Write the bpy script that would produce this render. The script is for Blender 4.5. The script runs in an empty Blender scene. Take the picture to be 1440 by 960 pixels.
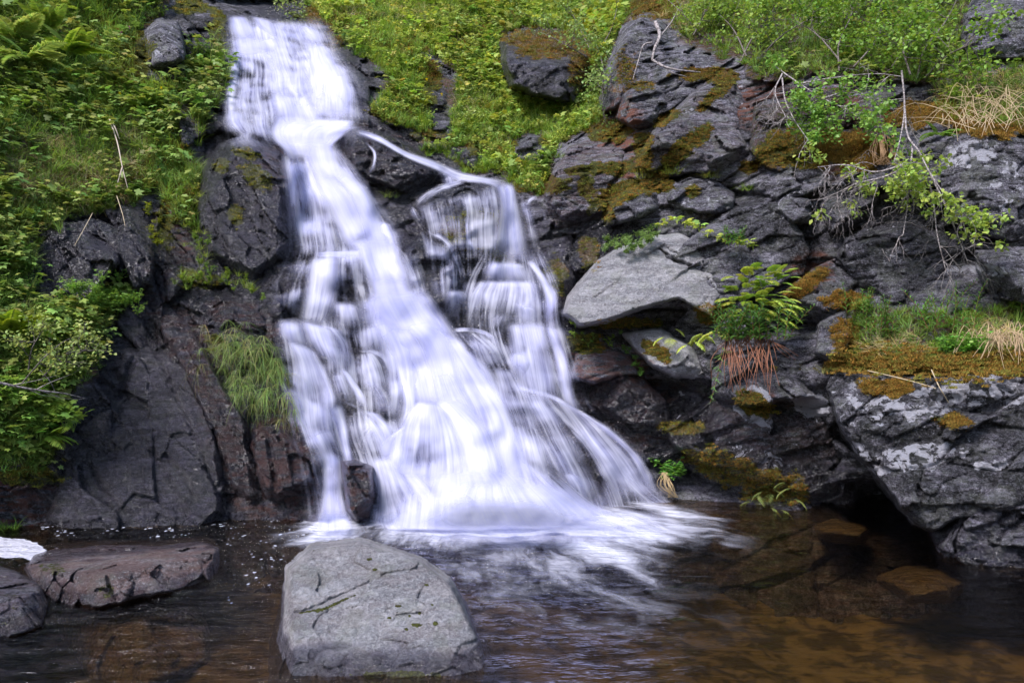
import bpy, math, random
import numpy as np
from mathutils import Vector
R = math.radians
sc = bpy.context.scene
col = sc.collection
# ---------------------------------------------------------------- camera, sky, sun, exposure
F, CU, CV, EYE = 1100.0, 720.0, 480.0, 1.6
cam = bpy.data.objects.new("camera", bpy.data.cameras.new("camera"))
col.objects.link(cam); sc.camera = cam
cam.data.sensor_width = 36.0; cam.data.lens = 36.0*F/1440.0
cam.data.clip_start = 0.05; cam.data.clip_end = 500
cam.location = (0, 0, EYE); cam.rotation_euler = (R(90), 0, 0)
w = bpy.data.worlds.new("World"); sc.world = w; w.use_nodes = True
nt = w.node_tree; nt.nodes.clear()
sky = nt.nodes.new("ShaderNodeTexSky"); sky.sky_type = 'NISHITA'; sky.sun_disc = False
SUN_EL, SUN_AZ = 52.0, 222.0          # azimuth clockwise from +Y (behind the camera, a little left)
sky.sun_elevation = R(SUN_EL); sky.sun_rotation = R(SUN_AZ)
sky.air_density = 1.0; sky.dust_density = 2.0; sky.ozone_density = 1.6
bgn = nt.nodes.new("ShaderNodeBackground"); bgn.inputs[1].default_value = 0.125
wo = nt.nodes.new("ShaderNodeOutputWorld")
nt.links.new(sky.outputs[0], bgn.inputs[0]); nt.links.new(bgn.outputs[0], wo.inputs[0])
sl = bpy.data.lights.new("sun", 'SUN'); sl.energy = 2.7; sl.angle = R(20); sl.color = (1.0, 0.965, 0.985)
so = bpy.data.objects.new("sun", sl); col.objects.link(so)
a, e = R(SUN_AZ), R(SUN_EL)
d = Vector((math.sin(a)*math.cos(e), math.cos(a)*math.cos(e), math.sin(e)))
so.rotation_euler = d.to_track_quat('Z', 'Y').to_euler(); so.location = (0, -5, 12)
sc.view_settings.view_transform = 'Standard'; sc.view_settings.look = 'None'
sc.view_settings.exposure = 0.85; sc.view_settings.gamma = 1.0
sc.view_settings.use_curve_mapping = False
sc.render.engine = 'CYCLES'
sc.cycles.use_denoising = True
sc.cycles.max_bounces = 6; sc.cycles.diffuse_bounces = 3; sc.cycles.glossy_bounces = 3
sc.cycles.transmission_bounces = 4; sc.cycles.transparent_max_bounces = 24
sc.cycles.caustics_reflective = False; sc.cycles.caustics_refractive = False
sc.cycles.sample_clamp_indirect = 3.0

rng = np.random.default_rng(7)
# ---------------------------------------------------------------- numpy noise
def hsh(ix, iy, iz, s):
    n = (ix.astype(np.uint32)*np.uint32(73856093)) ^ (iy.astype(np.uint32)*np.uint32(19349663)) ^ (iz.astype(np.uint32)*np.uint32(83492791)) ^ np.uint32((s*2654435761) & 0xffffffff)
    n ^= n >> np.uint32(15); n *= np.uint32(2246822519); n ^= n >> np.uint32(13); n *= np.uint32(3266489917); n ^= n >> np.uint32(16)
    return n.astype(np.float64)/4294967295.0
def vnoise(P, s=0):
    I = np.floor(P).astype(np.int64); f = P - I; f = f*f*f*(f*(f*6-15)+10)
    r = 0
    for dx in (0, 1):
        for dy in (0, 1):
            for dz in (0, 1):
                wgt = (f[..., 0] if dx else 1-f[..., 0])*(f[..., 1] if dy else 1-f[..., 1])*(f[..., 2] if dz else 1-f[..., 2])
                r = r + wgt*hsh(I[..., 0]+dx, I[..., 1]+dy, I[..., 2]+dz, s)
    return r*2-1
def fbm(P, s=0, o=4, g=0.5):
    r = 0; a_ = 1; t = 0
    for i in range(o):
        r = r + a_*vnoise(P*(2.03**i)+i*17.3, s+i); t += a_; a_ *= g
    return r/t
def ridged(P, s=0, o=4):
    r = 0; a_ = 1; t = 0
    for i in range(o):
        r = r + a_*(1-np.abs(vnoise(P*(2.1**i)+i*9.1, s+i))*2); t += a_; a_ *= 0.5
    return r/t
def facets(P, s=0, slope=0.6, off=0.5):
    I = np.floor(P).astype(np.int64); f1 = np.full(P.shape[:-1], 9.0); f2 = f1.copy(); val = np.zeros_like(f1)
    for dx in (-1, 0, 1):
        for dy in (-1, 0, 1):
            for dz in (-1, 0, 1):
                c = [I[..., 0]+dx, I[..., 1]+dy, I[..., 2]+dz]
                q = [c[k] + 0.15+0.7*hsh(*c, s+k) - P[..., k] for k in range(3)]
                dd = np.sqrt(q[0]**2+q[1]**2+q[2]**2)
                g = [hsh(*c, s+5+k)*2-1 for k in range(3)]
                v = -slope*(g[0]*q[0]+g[1]*q[1]+g[2]*q[2]) + off*(hsh(*c, s+9)*2-1)
                nw = dd < f1
                f2 = np.where(nw, f1, np.minimum(f2, dd)); val = np.where(nw, v, val); f1 = np.where(nw, dd, f1)
    return val, f2-f1
def sstep(a_, b_, x):
    t = np.clip((x-a_)/(b_-a_), 0, 1); return t*t*(3-2*t)
def box_blur(A, r):
    for ax in (0, 1):
        n = A.shape[ax]; c = np.cumsum(np.concatenate([np.repeat(np.take(A, [0], ax), r+1, ax), A, np.repeat(np.take(A, [n-1], ax), r, ax)], ax), ax)
        A = (np.take(c, np.arange(2*r+1, 2*r+1+n), ax) - np.take(c, np.arange(0, n), ax))/(2*r+1)
    return A
def min_filt(A, ru, rv):
    B = A.copy()
    for k in range(1, ru+1):
        B[:, k:] = np.minimum(B[:, k:], A[:, :-k]); B[:, :-k] = np.minimum(B[:, :-k], A[:, k:])
    C = B.copy()
    for k in range(1, rv+1):
        C[k:, :] = np.minimum(C[k:, :], B[:-k, :]); C[:-k, :] = np.minimum(C[:-k, :], B[k:, :])
    return C
def world(u, v, Y):
    return np.stack([(u-CU)/F*Y, Y+0*u, EYE-(v-CV)/F*Y], -1)
def sdist(poly, u, v):            # signed distance to a polygon, positive inside (pixels)
    p = np.array(poly, float); q = np.roll(p, -1, 0)
    dm = np.full(u.shape, 1e9); ins = np.zeros(u.shape, bool)
    for (x0, y0), (x1, y1) in zip(p, q):
        ex, ey = x1-x0, y1-y0; t = np.clip(((u-x0)*ex+(v-y0)*ey)/(ex*ex+ey*ey+1e-9), 0, 1)
        dm = np.minimum(dm, np.hypot(u-x0-t*ex, v-y0-t*ey))
        cr = ((y0 > v) != (y1 > v)) & (u < (x1-x0)*(v-y0)/(y1-y0+1e-12)+x0); ins ^= cr
    return np.where(ins, dm, -dm)
def wrp(u, v, s, sc_, amp):
    return amp*fbm(np.stack([u/sc_, v/sc_, 0*u+s], -1), s, 3)
def blobs(lst, u, v, s=3, rag=0.55):
    m = np.zeros(u.shape)
    n = fbm(np.stack([u/17, v/13, 0*u+s*3.1], -1), s, 4, .6)
    for b in lst:
        cu, cv, ru, rv = b[:4]; an = R(b[4]) if len(b) > 4 else 0; st = b[5] if len(b) > 5 else 1
        du, dv = u-cu, v-cv; x = (du*math.cos(an)+dv*math.sin(an))/ru; y = (-du*math.sin(an)+dv*math.cos(an))/rv
        m = np.maximum(m, st*np.clip((1.15-np.hypot(x, y)+rag*n)*3, 0, 1))
    return m
# ---------------------------------------------------------------- materials
def mat(name):
    m = bpy.data.materials.new(name); m.use_nodes = True; t = m.node_tree; t.nodes.clear(); return m, t
class N:
    def __init__(s, t): s.t = t
    def n(s, typ, ins=None, **kw):
        x = s.t.nodes.new(typ)
        for k, v_ in kw.items(): setattr(x, k, v_)
        for k, v_ in (ins or {}).items():
            if hasattr(v_, 'is_linked') or isinstance(v_, bpy.types.NodeSocket): s.t.links.new(v_, x.inputs[k])
            else: x.inputs[k].default_value = v_
        return x
    def math(s, op, a_, b_=0.0, cl=False):
        return s.n('ShaderNodeMath', {0: a_, 1: b_}, operation=op, use_clamp=cl).outputs[0]
    def mix(s, f, a_, b_):
        x = s.n('ShaderNodeMix', data_type='RGBA')
        for k, v_ in ((0, f), (6, a_), (7, b_)):
            if isinstance(v_, bpy.types.NodeSocket): s.t.links.new(v_, x.inputs[k])
            else: x.inputs[k].default_value = v_ if k == 0 else (*v_, 1) if len(v_) == 3 else v_
        return x.outputs[2]
    def noise(s, vec, scale, detail=6, rough=.55, gain=None):
        o = s.n('ShaderNodeTexNoise', {'Vector': vec, 'Scale': scale, 'Detail': detail, 'Roughness': rough}).outputs[0]
        if gain is None: gain = 2.0 if detail >= 5 else 1
        if gain == 1: return o
        x = s.n('ShaderNodeMath', {0: o, 1: gain, 2: .5-.5*gain}, operation='MULTIPLY_ADD'); return x.outputs[0]
    def rng(s, v_, a_, b_, c=0.0, d_=1.0):
        return s.n('ShaderNodeMapRange', {0: v_, 1: a_, 2: b_, 3: c, 4: d_}, interpolation_type='SMOOTHSTEP').outputs[0]
    def attr(s, nm): return s.n('ShaderNodeAttribute', attribute_name=nm)
def rock_material(name, dry_a=(.14, .128, .175), dry_b=(.54, .51, .64), grain=70, speck=.5, blotch=.88, wetv=.12, drk=.42):
    m, t = mat(name); k = N(t)
    pos = k.n('ShaderNodeTexCoord').outputs['Object']
    mk = k.attr('mask'); sp = k.n('ShaderNodeSeparateColor', {0: mk.outputs['Color']}); moss, wet, warm = sp.outputs; lich = mk.outputs['Alpha']
    m2 = k.attr('tone'); s2 = k.n('ShaderNodeSeparateColor', {0: m2.outputs['Color']}); mgreen, dark, strata = s2.outputs
    st = k.n('ShaderNodeMapping', {'Vector': pos, 'Rotation': (0.3, 0.55, 0.2), 'Scale': (1, 1, 4.5)}).outputs[0]
    n1 = k.noise(st, 2.2, 8, .62); n2 = k.noise(pos, 14, 8, .7); n3 = k.noise(pos, grain, 5, .75)
    base = k.mix(k.rng(k.math('ADD', k.math('MULTIPLY', n1, .6), k.math('MULTIPLY', n2, .4)), .38, .62), dry_a, dry_b)
    n4 = k.noise(pos, 32, 6, .8); n5 = k.noise(st, 4.3, 9, .74)
    base = k.mix(k.math('MULTIPLY', k.rng(n5, .50, .58), blotch), base, (.034, .031, .036))
    base = k.mix(k.math('MULTIPLY', k.rng(k.noise(st, 6.1, 9, .78), .57, .63), blotch), base, (.40, .40, .45))
    base = k.mix(k.rng(n4, .44, .60), k.mix(drk, base, (.03, .03, .035)), base)
    base = k.mix(k.rng(n3, .42, .62), k.mix(drk, base, (.03, .03, .035)), base)
    base = k.mix(k.math('MULTIPLY', k.rng(n3, .60, .72), speck), base, (.58, .58, .62))
    base = k.mix(k.math('MULTIPLY', k.rng(k.noise(pos, 5, 5, .6), .55, .62), .22), base, (.30, .33, .25))
    base = k.mix(k.math('MULTIPLY', warm, k.rng(k.noise(st, 5, 6, .6), .35, .6)), base, (.27, .115, .085))
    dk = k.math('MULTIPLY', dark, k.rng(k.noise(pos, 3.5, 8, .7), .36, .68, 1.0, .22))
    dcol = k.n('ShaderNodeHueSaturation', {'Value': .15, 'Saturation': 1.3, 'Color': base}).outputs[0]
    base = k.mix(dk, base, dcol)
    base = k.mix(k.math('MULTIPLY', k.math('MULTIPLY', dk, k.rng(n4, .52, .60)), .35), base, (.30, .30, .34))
    # pale lichen crusts
    vor = k.n('ShaderNodeTexNoise', {'Vector': pos, 'Scale': 7.5, 'Detail': 9, 'Roughness': .68, 'Distortion': .6}).outputs[0]
    lm = k.math('MULTIPLY', lich, 1.0)
    lmask = k.rng(k.math('ADD', vor, k.math('MULTIPLY', lm, .22)), .66, .70)
    lmask = k.math('MULTIPLY', lmask, k.rng(lich, .02, .12))
    base = k.mix(lmask, base, k.mix(n3, (.50, .50, .58), (.72, .71, .80)))
    wetn = k.math('MULTIPLY', k.math('MULTIPLY', wet, k.rng(n2, .3, .6, .75, 1.0)), k.math('SUBTRACT', 1, k.math('MULTIPLY', lmask, .85)))
    wcol = k.n('ShaderNodeHueSaturation', {'Value': wetv, 'Saturation': 1.5, 'Color': base}).outputs[0]
    base = k.mix(wetn, base, wcol)
    # moss
    mn = k.noise(pos, 26, 8, .75)
    mf = k.rng(k.math('ADD', moss, k.math('MULTIPLY', k.math('SUBTRACT', mn, .5), 1.5)), .38, .55)
    mc = k.mix(k.rng(k.math('ADD', k.noise(pos, 4, 4), k.math('MULTIPLY', mgreen, .6)), .45, .85), (.20, .115, .022), (.14, .155, .025))
    mc = k.mix(k.rng(k.noise(pos, 60, 4, .8), .40, .60), k.mix(.72, mc, (.02, .014, .006)), mc)
    base = k.mix(mf, base, mc)
    rough = k.math('MULTIPLY_ADD' if False else 'SUBTRACT', .78, k.math('MULTIPLY', wetn, k.rng(n4, .35, .6, .60, .40)))
    rough = k.math('MAXIMUM', rough, k.math('MULTIPLY', mf, .95))
    bn = k.math('ADD', k.math('MULTIPLY', n2, .7), k.math('MULTIPLY', n3, .16))
    bn = k.math('ADD', bn, k.math('MULTIPLY', n4, .55))
    bn = k.math('ADD', bn, k.math('MULTIPLY', k.noise(st, 9, 8, .7), .6))
    bn = k.math('ADD', bn, k.math('MULTIPLY', mf, k.math('MULTIPLY', mn, .6)))
    bp = k.n('ShaderNodeBump', {'Height': bn, 'Strength': 1.0, 'Distance': .07}).outputs[0]
    bw = k.n('ShaderNodeBump', {'Height': k.math('ADD', k.math('MULTIPLY', k.noise(pos, 9, 3, .5, 2.0), .6), k.math('MULTIPLY', k.noise(st, 12, 4, .6, 2.0), .5)), 'Strength': 1.0, 'Distance': .065}).outputs[0]
    b = k.n('ShaderNodeBsdfPrincipled', {'Base Color': base, 'Roughness': rough, 'Normal': bp, 'Specular IOR Level': k.rng(wetn, 0, 1, .35, .5), 'Coat Weight': k.math('MULTIPLY', wetn, .9), 'Coat Roughness': .13, 'Coat IOR': 1.65, 'Coat Tint': (.88, .84, 1, 1), 'Coat Normal': bw})
    o = k.n('ShaderNodeOutputMaterial', {0: b.outputs[0]}); return m
def leaf_material(name, trans=.35, rough=.55):
    m, t = mat(name); k = N(t); c = k.attr('Col').outputs['Color']
    d_ = k.n('ShaderNodeBsdfPrincipled', {'Base Color': c, 'Roughness': rough, 'Specular IOR Level': .35})
    tc = k.n('ShaderNodeHueSaturation', {'Hue': .485, 'Saturation': 1.1, 'Value': 1.25, 'Color': c}).outputs[0]
    tr = k.n('ShaderNodeBsdfTranslucent', {'Color': tc})
    mx = k.n('ShaderNodeMixShader', {0: trans, 1: d_.outputs[0], 2: tr.outputs[0]})
    k.n('ShaderNodeOutputMaterial', {0: mx.outputs[0]}); return m
def plain(name, c1, c2, scale=20, rough=.8, bump=.3, spec=.4):
    m, t = mat(name); k = N(t); pos = k.n('ShaderNodeTexCoord').outputs['Object']
    nn = k.noise(pos, scale, 7, .65); c = k.mix(k.rng(nn, .35, .65), c1, c2)
    bp = k.n('ShaderNodeBump', {'Height': nn, 'Strength': bump, 'Distance': .01}).outputs[0]
    b = k.n('ShaderNodeBsdfPrincipled', {'Base Color': c, 'Roughness': rough, 'Normal': bp, 'Specular IOR Level': spec})
    k.n('ShaderNodeOutputMaterial', {0: b.outputs[0]}); return m
M = {}
M['rock'] = rock_material('cliff_rock')
M['granite'] = rock_material('granite', (.50, .49, .54), (.86, .84, .90), 62, 1.0, .16, .2, .24)
M['redrock'] = rock_material('reddish_rock', (.27, .21, .21), (.56, .46, .46), 60, .8, .35, .3, .28)
M['leaf'] = leaf_material('leaf', .38, .5); M['grass'] = leaf_material('grass', .3, .6); M['moss'] = leaf_material('moss', .15, .9)
M['tan'] = rock_material('tan_stone', (.46, .37, .21), (.72, .62, .40), 60, .3, .35, .8, .2)
M['bark'] = plain('pale_bark', (.12, .10, .10), (.38, .34, .34), 40); M['dry'] = leaf_material('dry_stalk', .15, .7)
M['silt'] = plain('silt', (.036, .027, .012), (.125, .092, .042), 5.0, .9); M['twig'] = plain('twig_bark', (.07, .055, .05), (.2, .17, .16), 60)
def veil_material():
    m, t = mat('falling_water'); k = N(t)
    fl = k.attr('flow').outputs['Vector']; de = k.attr('dens').outputs['Fac']
    a1 = k.noise(k.n('ShaderNodeMapping', {'Vector': fl, 'Scale': (30, .8, 3)}).outputs[0], 1, 3, .5)
    a2 = k.noise(k.n('ShaderNodeMapping', {'Vector': fl, 'Scale': (8, 1.1, 3)}).outputs[0], 1, 4, .55)
    a3 = k.noise(k.n('ShaderNodeMapping', {'Vector': fl, 'Scale': (95, 1.8, 3)}).outputs[0], 1, 2, .5)
    nn = k.math('ADD', k.math('ADD', k.math('MULTIPLY', a1, .34), k.math('MULTIPLY', a2, .50)), k.math('MULTIPLY', a3, .16))
    nn = k.rng(nn, .27, .73)
    # alpha : dens shifts the noise threshold
    fa = k.attr('fade').outputs['Fac']
    x = k.math('ADD', k.math('MULTIPLY', de, 1.55), k.math('MULTIPLY', k.math('SUBTRACT', nn, .5), k.math('MULTIPLY', k.math('SUBTRACT', 1.25, de), 1.15)))
    al = k.math('MULTIPLY', k.rng(k.math('SUBTRACT', x, .22), 0, 1.25), fa, True)
    cc = k.mix(nn, (.46, .47, .82), (.84, .84, .93))  # lavender end of the streaks puts blue shadow into the water colour
    df = k.n('ShaderNodeBsdfDiffuse', {'Color': cc}); tr = k.n('ShaderNodeBsdfTranslucent', {'Color': (.72, .74, .92, 1)})
    mx = k.n('ShaderNodeMixShader', {0: .35, 1: df.outputs[0], 2: tr.outputs[0]})
    tp = k.n('ShaderNodeBsdfTransparent')
    o = k.n('ShaderNodeMixShader', {0: al, 1: tp.outputs[0], 2: mx.outputs[0]})
    k.n('ShaderNodeOutputMaterial', {0: o.outputs[0]}); return m
M['veil'] = veil_material()
def pool_material():
    m, t = mat('pool_water'); k = N(t)
    pos = k.n('ShaderNodeTexCoord').outputs['Object']
    fo = k.attr('foam').outputs['Color']; sp = k.n('ShaderNodeSeparateColor', {0: fo}); foam, fleck_glint, solid = sp.outputs; rough_w = k.attr('foam').outputs['Alpha']
    fl = k.attr('flow').outputs['Vector']
    s1 = k.noise(k.n('ShaderNodeMapping', {'Vector': fl, 'Scale': (12, 1.8, 1)}).outputs[0], 1, 6, .62, 1)
    s2 = k.noise(k.n('ShaderNodeMapping', {'Vector': fl, 'Scale': (5, 1.6, 1)}).outputs[0], 1, 4, .6)
    nn = k.rng(k.math('ADD', k.math('MULTIPLY', s1, .55), k.math('MULTIPLY', s2, .45)), .34, .66)
    x = k.math('ADD', k.math('MULTIPLY', foam, 1.7), k.math('MULTIPLY', k.math('SUBTRACT', nn, .60), .75))
    al = k.math('MULTIPLY', k.rng(x, -.1, 1.25), k.rng(foam, 0, .15))
    fk = k.n('ShaderNodeTexVoronoi', {'Vector': k.n('ShaderNodeMapping', {'Vector': pos, 'Scale': (1, .8, 1)}).outputs[0], 'Scale': 21, 'Randomness': 1}).outputs['Distance']
    th = k.math('MULTIPLY', k.rng(k.noise(pos, 6, 4, .7), .45, .68), .42)
    fm = k.math('MULTIPLY', k.math('LESS_THAN', fk, k.math('MULTIPLY', fleck_glint, th)), .85)
    al = k.math('MAXIMUM', al, fm); al = k.math('MAXIMUM', al, k.rng(k.math('ADD', solid, k.math('MULTIPLY', k.math('SUBTRACT', k.noise(pos, 9, 5), .5), .6)), .40, .62))
    wv = k.n('ShaderNodeMapping', {'Vector': pos, 'Scale': (1, 2.2, 1), 'Rotation': (0, 0, -.25)}).outputs[0]
    h = k.math('ADD', k.noise(wv, 5, 5, .55, ), k.math('MULTIPLY', k.noise(wv, 22, 4, .6), .25))
    bp = k.n('ShaderNodeBump', {'Height': h, 'Strength': k.rng(rough_w, 0, 1, .12, 1.0), 'Distance': .05}).outputs[0]
    fr = k.n('ShaderNodeFresnel', {'IOR': 1.33, 'Normal': bp}).outputs[0]
    gl = k.n('ShaderNodeBsdfGlossy', {'Color': (.95, .95, 1, 1), 'Roughness': .06, 'Normal': bp})
    tp = k.n('ShaderNodeBsdfTransparent', {'Color': (.70, .58, .40, 1)})
    wa = k.n('ShaderNodeMixShader', {0: fr, 1: tp.outputs[0], 2: gl.outputs[0]})
    df = k.n('ShaderNodeBsdfDiffuse', {'Color': k.mix(k.noise(pos, 28, 6, .7), k.mix(solid, (.55, .56, .68), (.26, .25, .30)), (.64, .65, .76)), 'Normal': bp})
    o = k.n('ShaderNodeMixShader', {0: al, 1: wa.outputs[0], 2: df.outputs[0]})
    k.n('ShaderNodeOutputMaterial', {0: o.outputs[0]}); return m
M['pool'] = pool_material()
# ---------------------------------------------------------------- mesh building
def link(name, me, m, parent=None):
    o = bpy.data.objects.new(name, me); col.objects.link(o)
    if m: me.materials.append(m)
    if parent: o.parent = parent
    return o
def mesh_from(name, V, Fc, smooth=True, attrs=None):
    """V (n,3); Fc: list of index arrays (m,3) / (m,4)"""
    me = bpy.data.meshes.new(name); V = np.asarray(V, np.float32)
    me.vertices.add(len(V)); me.vertices.foreach_set('co', V.ravel())
    Fc = [np.asarray(f, np.int32) for f in Fc if len(f)]
    idx = np.concatenate([f.ravel() for f in Fc]); cnt = np.concatenate([np.full(len(f), f.shape[1], np.int32) for f in Fc])
    me.loops.add(len(idx)); me.loops.foreach_set('vertex_index', idx)
    me.polygons.add(len(cnt)); me.polygons.foreach_set('loop_start', np.concatenate([[0], np.cumsum(cnt)[:-1]]).astype(np.int32))
    me.polygons.foreach_set('loop_total', cnt)
    if smooth: me.polygons.foreach_set('use_smooth', np.ones(len(cnt), bool))
    for nm, typ, arr in (attrs or []):
        at = me.attributes.new(nm, typ, 'POINT')
        at.data.foreach_set({'FLOAT_COLOR': 'color', 'FLOAT': 'value', 'FLOAT_VECTOR': 'vector'}[typ], np.asarray(arr, np.float32).ravel())
    me.update(calc_edges=True); return me
def grid_faces(nv, nu, keep=None):
    i = np.arange(nv*nu).reshape(nv, nu)
    f = np.stack([i[:-1, :-1], i[1:, :-1], i[1:, 1:], i[:-1, 1:]], -1)
    if keep is not None:
        kk = keep[:-1, :-1] & keep[1:, :-1] & keep[1:, 1:] & keep[:-1, 1:]; return f[kk]
    return f.reshape(-1, 4)
def compact(V, Fc, arrs):
    used = np.unique(Fc); mp = np.full(len(V), -1); mp[used] = np.arange(len(used)); return V[used], mp[Fc], [x[used] for x in arrs]
def tag(o, label=None, cat=None, group=None, kind=None):
    if label: o['label'] = label
    if cat: o['category'] = cat
    if group: o['group'] = group
    if kind: o['kind'] = kind
    return o
def empty(name, loc, label, cat, group=None):
    o = bpy.data.objects.new(name, None); col.objects.link(o); o.location = loc; o.empty_display_size = .1
    return tag(o, label, cat, group)
# ================================================================ the hillside
def ysh(v): return EYE*F/(v-CV)          # distance at which the sight line of row v meets the water
CP = [(-300,0,8.6),(-300,350,6.4),(-300,650,5.7),(-300,745,5.6),(-300,-250,11),
 (0,0,10.0),(0,200,8.3),(0,350,7.4),(0,500,6.9),(0,650,6.75),(0,740,ysh(740)),(80,600,7.0),(75,735,ysh(735)),(100,470,7.25),(120,700,7.12),
 (150,450,7.9),(150,300,8.6),(150,150,9.6),(150,0,11.2),(240,40,11.3),(230,180,9.7),(150,-200,14),
 (300,733,ysh(733)),(300,600,7.4),(250,450,8.0),(340,400,8.6),(300,250,9.3),(300,100,10.8),(320,10,12.3),
 (440,730,ysh(730)),(430,600,7.55),(400,450,8.15),(460,540,7.9),(480,355,8.9),(440,210,9.9),(400,100,11.2),(390,30,12.6),(400,-10,14.5),(400,-200,18),
 (600,735,ysh(735)),(600,600,7.8),(600,450,8.5),(600,330,9.2),(620,240,9.9),(560,200,10.2),
 (740,735,ysh(735)),(760,600,7.9),(740,450,8.6),(720,270,9.75),(900,702,ysh(702)),(850,600,8.2),(820,500,8.5),(800,350,9.0),(780,270,9.7),
 (500,110,11.0),(600,150,11.3),(560,40,13),(700,150,11.7),(700,60,13.8),(600,0,15),(700,-10,16.5),(850,0,15),(700,-200,24),(760,220,10.3),(790,120,12.3),
 (870,150,10.3),(900,50,11),(860,230,9.4),(950,200,9.1),(1050,130,9.0),(1000,60,10.3),(1000,0,12),(1000,-200,17),(1000,300,8.3),(1100,300,8.0),(1150,200,8.2),
 (1150,110,8.6),(1150,20,10.2),(1300,0,9.8),(1440,0,9.3),(1440,110,8.0),(1300,130,8.2),(1300,200,7.7),(1440,200,7.4),(1300,350,7.4),(1440,350,7.0),
 (1440,430,6.9),(1300,430,7.0),(1300,520,6.5),(1440,520,6.25),(900,350,8.4),(900,450,8.2),(1000,450,7.9),(1100,450,7.7),(1000,520,7.8),(1100,540,7.5),
 (900,560,8.4),(1000,610,8.1),(950,690,8.0),(1100,660,7.9),(1020,705,ysh(705)),(1110,718,ysh(716)),(1200,620,7.4),(1200,725,ysh(718)),(1300,620,6.8),(1440,620,6.4),
 (1300,728,ysh(724)),(1440,735,6.6),(1640,100,7.2),(1800,400,5.8),(1640,620,5.6),(1800,740,5.6),(1500,-200,13),(1800,-100,9)]
CP = np.array(CP)
def tps(cp):
    n = len(cp); X = cp[:, :2]/500.0; y = cp[:, 2]
    def K(r): return r*r*np.log(r+1e-9)
    D_ = np.hypot(*(X[:, None]-X[None]).transpose(2, 0, 1)); A = np.zeros((n+3, n+3)); A[:n, :n] = K(D_)+np.eye(n)*2e-4
    A[:n, n] = 1; A[:n, n+1:] = X; A[n, :n] = 1; A[n+1:, :n] = X.T
    c = np.linalg.solve(A, np.concatenate([y, [0, 0, 0]]))
    def f(u, v):
        x, z = u/500.0, v/500.0; r = c[n]+c[n+1]*x+c[n+2]*z
        for i in range(n): r = r + c[i]*K(np.hypot(x-X[i, 0], z-X[i, 1]))
        return r
    return f
base0 = tps(CP)
# hollows and overhang recesses: (u, v, ru, rv, metres deeper)
DENTS = [(930,470,60,22,.35),(1110,445,55,20,.45),(1015,275,60,12,.35),(1250,720,60,45,.9),(1200,700,60,20,.3),(480,620,22,28,.15),
 (820,430,25,35,.35),(845,130,22,22,.6),(1080,640,90,22,.35),(370,3,60,8,1.0),(1240,330,70,40,.15),(930,545,70,14,.25),(850,385,14,20,.2),(215,470,20,50,.2)]
def rot2(P, an):                  # strata axes: squeeze across the bedding
    c, s = math.cos(an), math.sin(an)
    x = P[..., 0]*c+P[..., 2]*s; z = -P[..., 0]*s+P[..., 2]*c
    return np.stack([x*.55, P[..., 1]*.8, z*1.35], -1)
def relief(P, u, v, rocky, smooth=0):
    an = np.where(u < 520, -1.0, 0.35)
    Q = np.where((u < 520)[..., None], rot2(P, -1.0), rot2(P, 0.30))
    Qw = Q + .09*np.stack([fbm(Q*2.3, 31, 3), fbm(Q*2.3, 32, 3), fbm(Q*2.3, 33, 3)], -1)
    f1, c1 = facets(Qw*1.15, 11, .75, .45); f2, c2 = facets(Qw*3.1+5, 12, .7, .5); f3, c3 = facets(Qw*8.5+9, 13, .7, .5)
    r = .30*f1 + .13*f2 + .032*f3
    r = r + .06*(1-sstep(0, .10, c1)) + .03*(1-sstep(0, .12, c2)) + .008*(1-sstep(0, .15, c3))
    r = r - .014*(ridged(Qw*5, 41, 4)) + .018*fbm(P*22, 45, 4, .6) + .007*fbm(P*70, 46, 2)
    soft = .20*fbm(P*1.3, 51, 3) + .07*fbm(P*5, 52, 3) + .02*fbm(P*20, 53, 3)
    return rocky*r + (1-rocky)*soft
V1 = [(-400,-400),(245,-400),(243,0),(228,30),(205,42),(190,80),(205,112),(240,125),(262,92),(290,58),(318,75),(318,150),(292,165),(275,200),(287,250),(292,320),(268,330),(240,296),(218,270),(200,290),(150,300),(110,300),(60,330),(48,380),(40,430),(95,432),(120,412),(185,408),(190,428),(150,455),(142,515),(95,560),(92,620),(62,672),(0,665),(-400,655)]
V2 = [(425,-400),(425,8),(470,45),(500,80),(540,100),(522,160),(580,192),(600,212),(630,215),(650,240),(700,250),(765,275),(780,215),(830,180),(855,150),(862,95),(872,50),(890,20),(890,-400)]
V3 = [(925,-400),(930,20),(960,62),(1040,92),(1060,112),(1100,108),(1250,112),(1310,120),(1318,175),(1360,180),(1440,185),(1640,185),(1900,170),(1900,-400)]
V4 = [(1165,470),(1205,430),(1250,440),(1440,430),(1900,420),(1900,535),(1440,525),(1300,525),(1170,528)]
def vegmask(u, v):
    m = np.zeros(u.shape)
    ww = wrp(u, v, 61, 22, 14)
    for p in (V1, V2, V3, V4): m = np.maximum(m, sstep(-4, 5, sdist(p, u, v)+ww))
    bare = blobs([(615,150,16,60,-12),(620,95,30,8,35),(640,215,10,8),(745,208,22,18),(1405,45,45,60),(235,60,28,32),(282,35,35,40),(508,120,34,34,20),(560,190,50,12,12),
                  (265,185,12,40,-15),(590,200,40,10)], u, v, 62, .4)
    return m*(1-bare)
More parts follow.
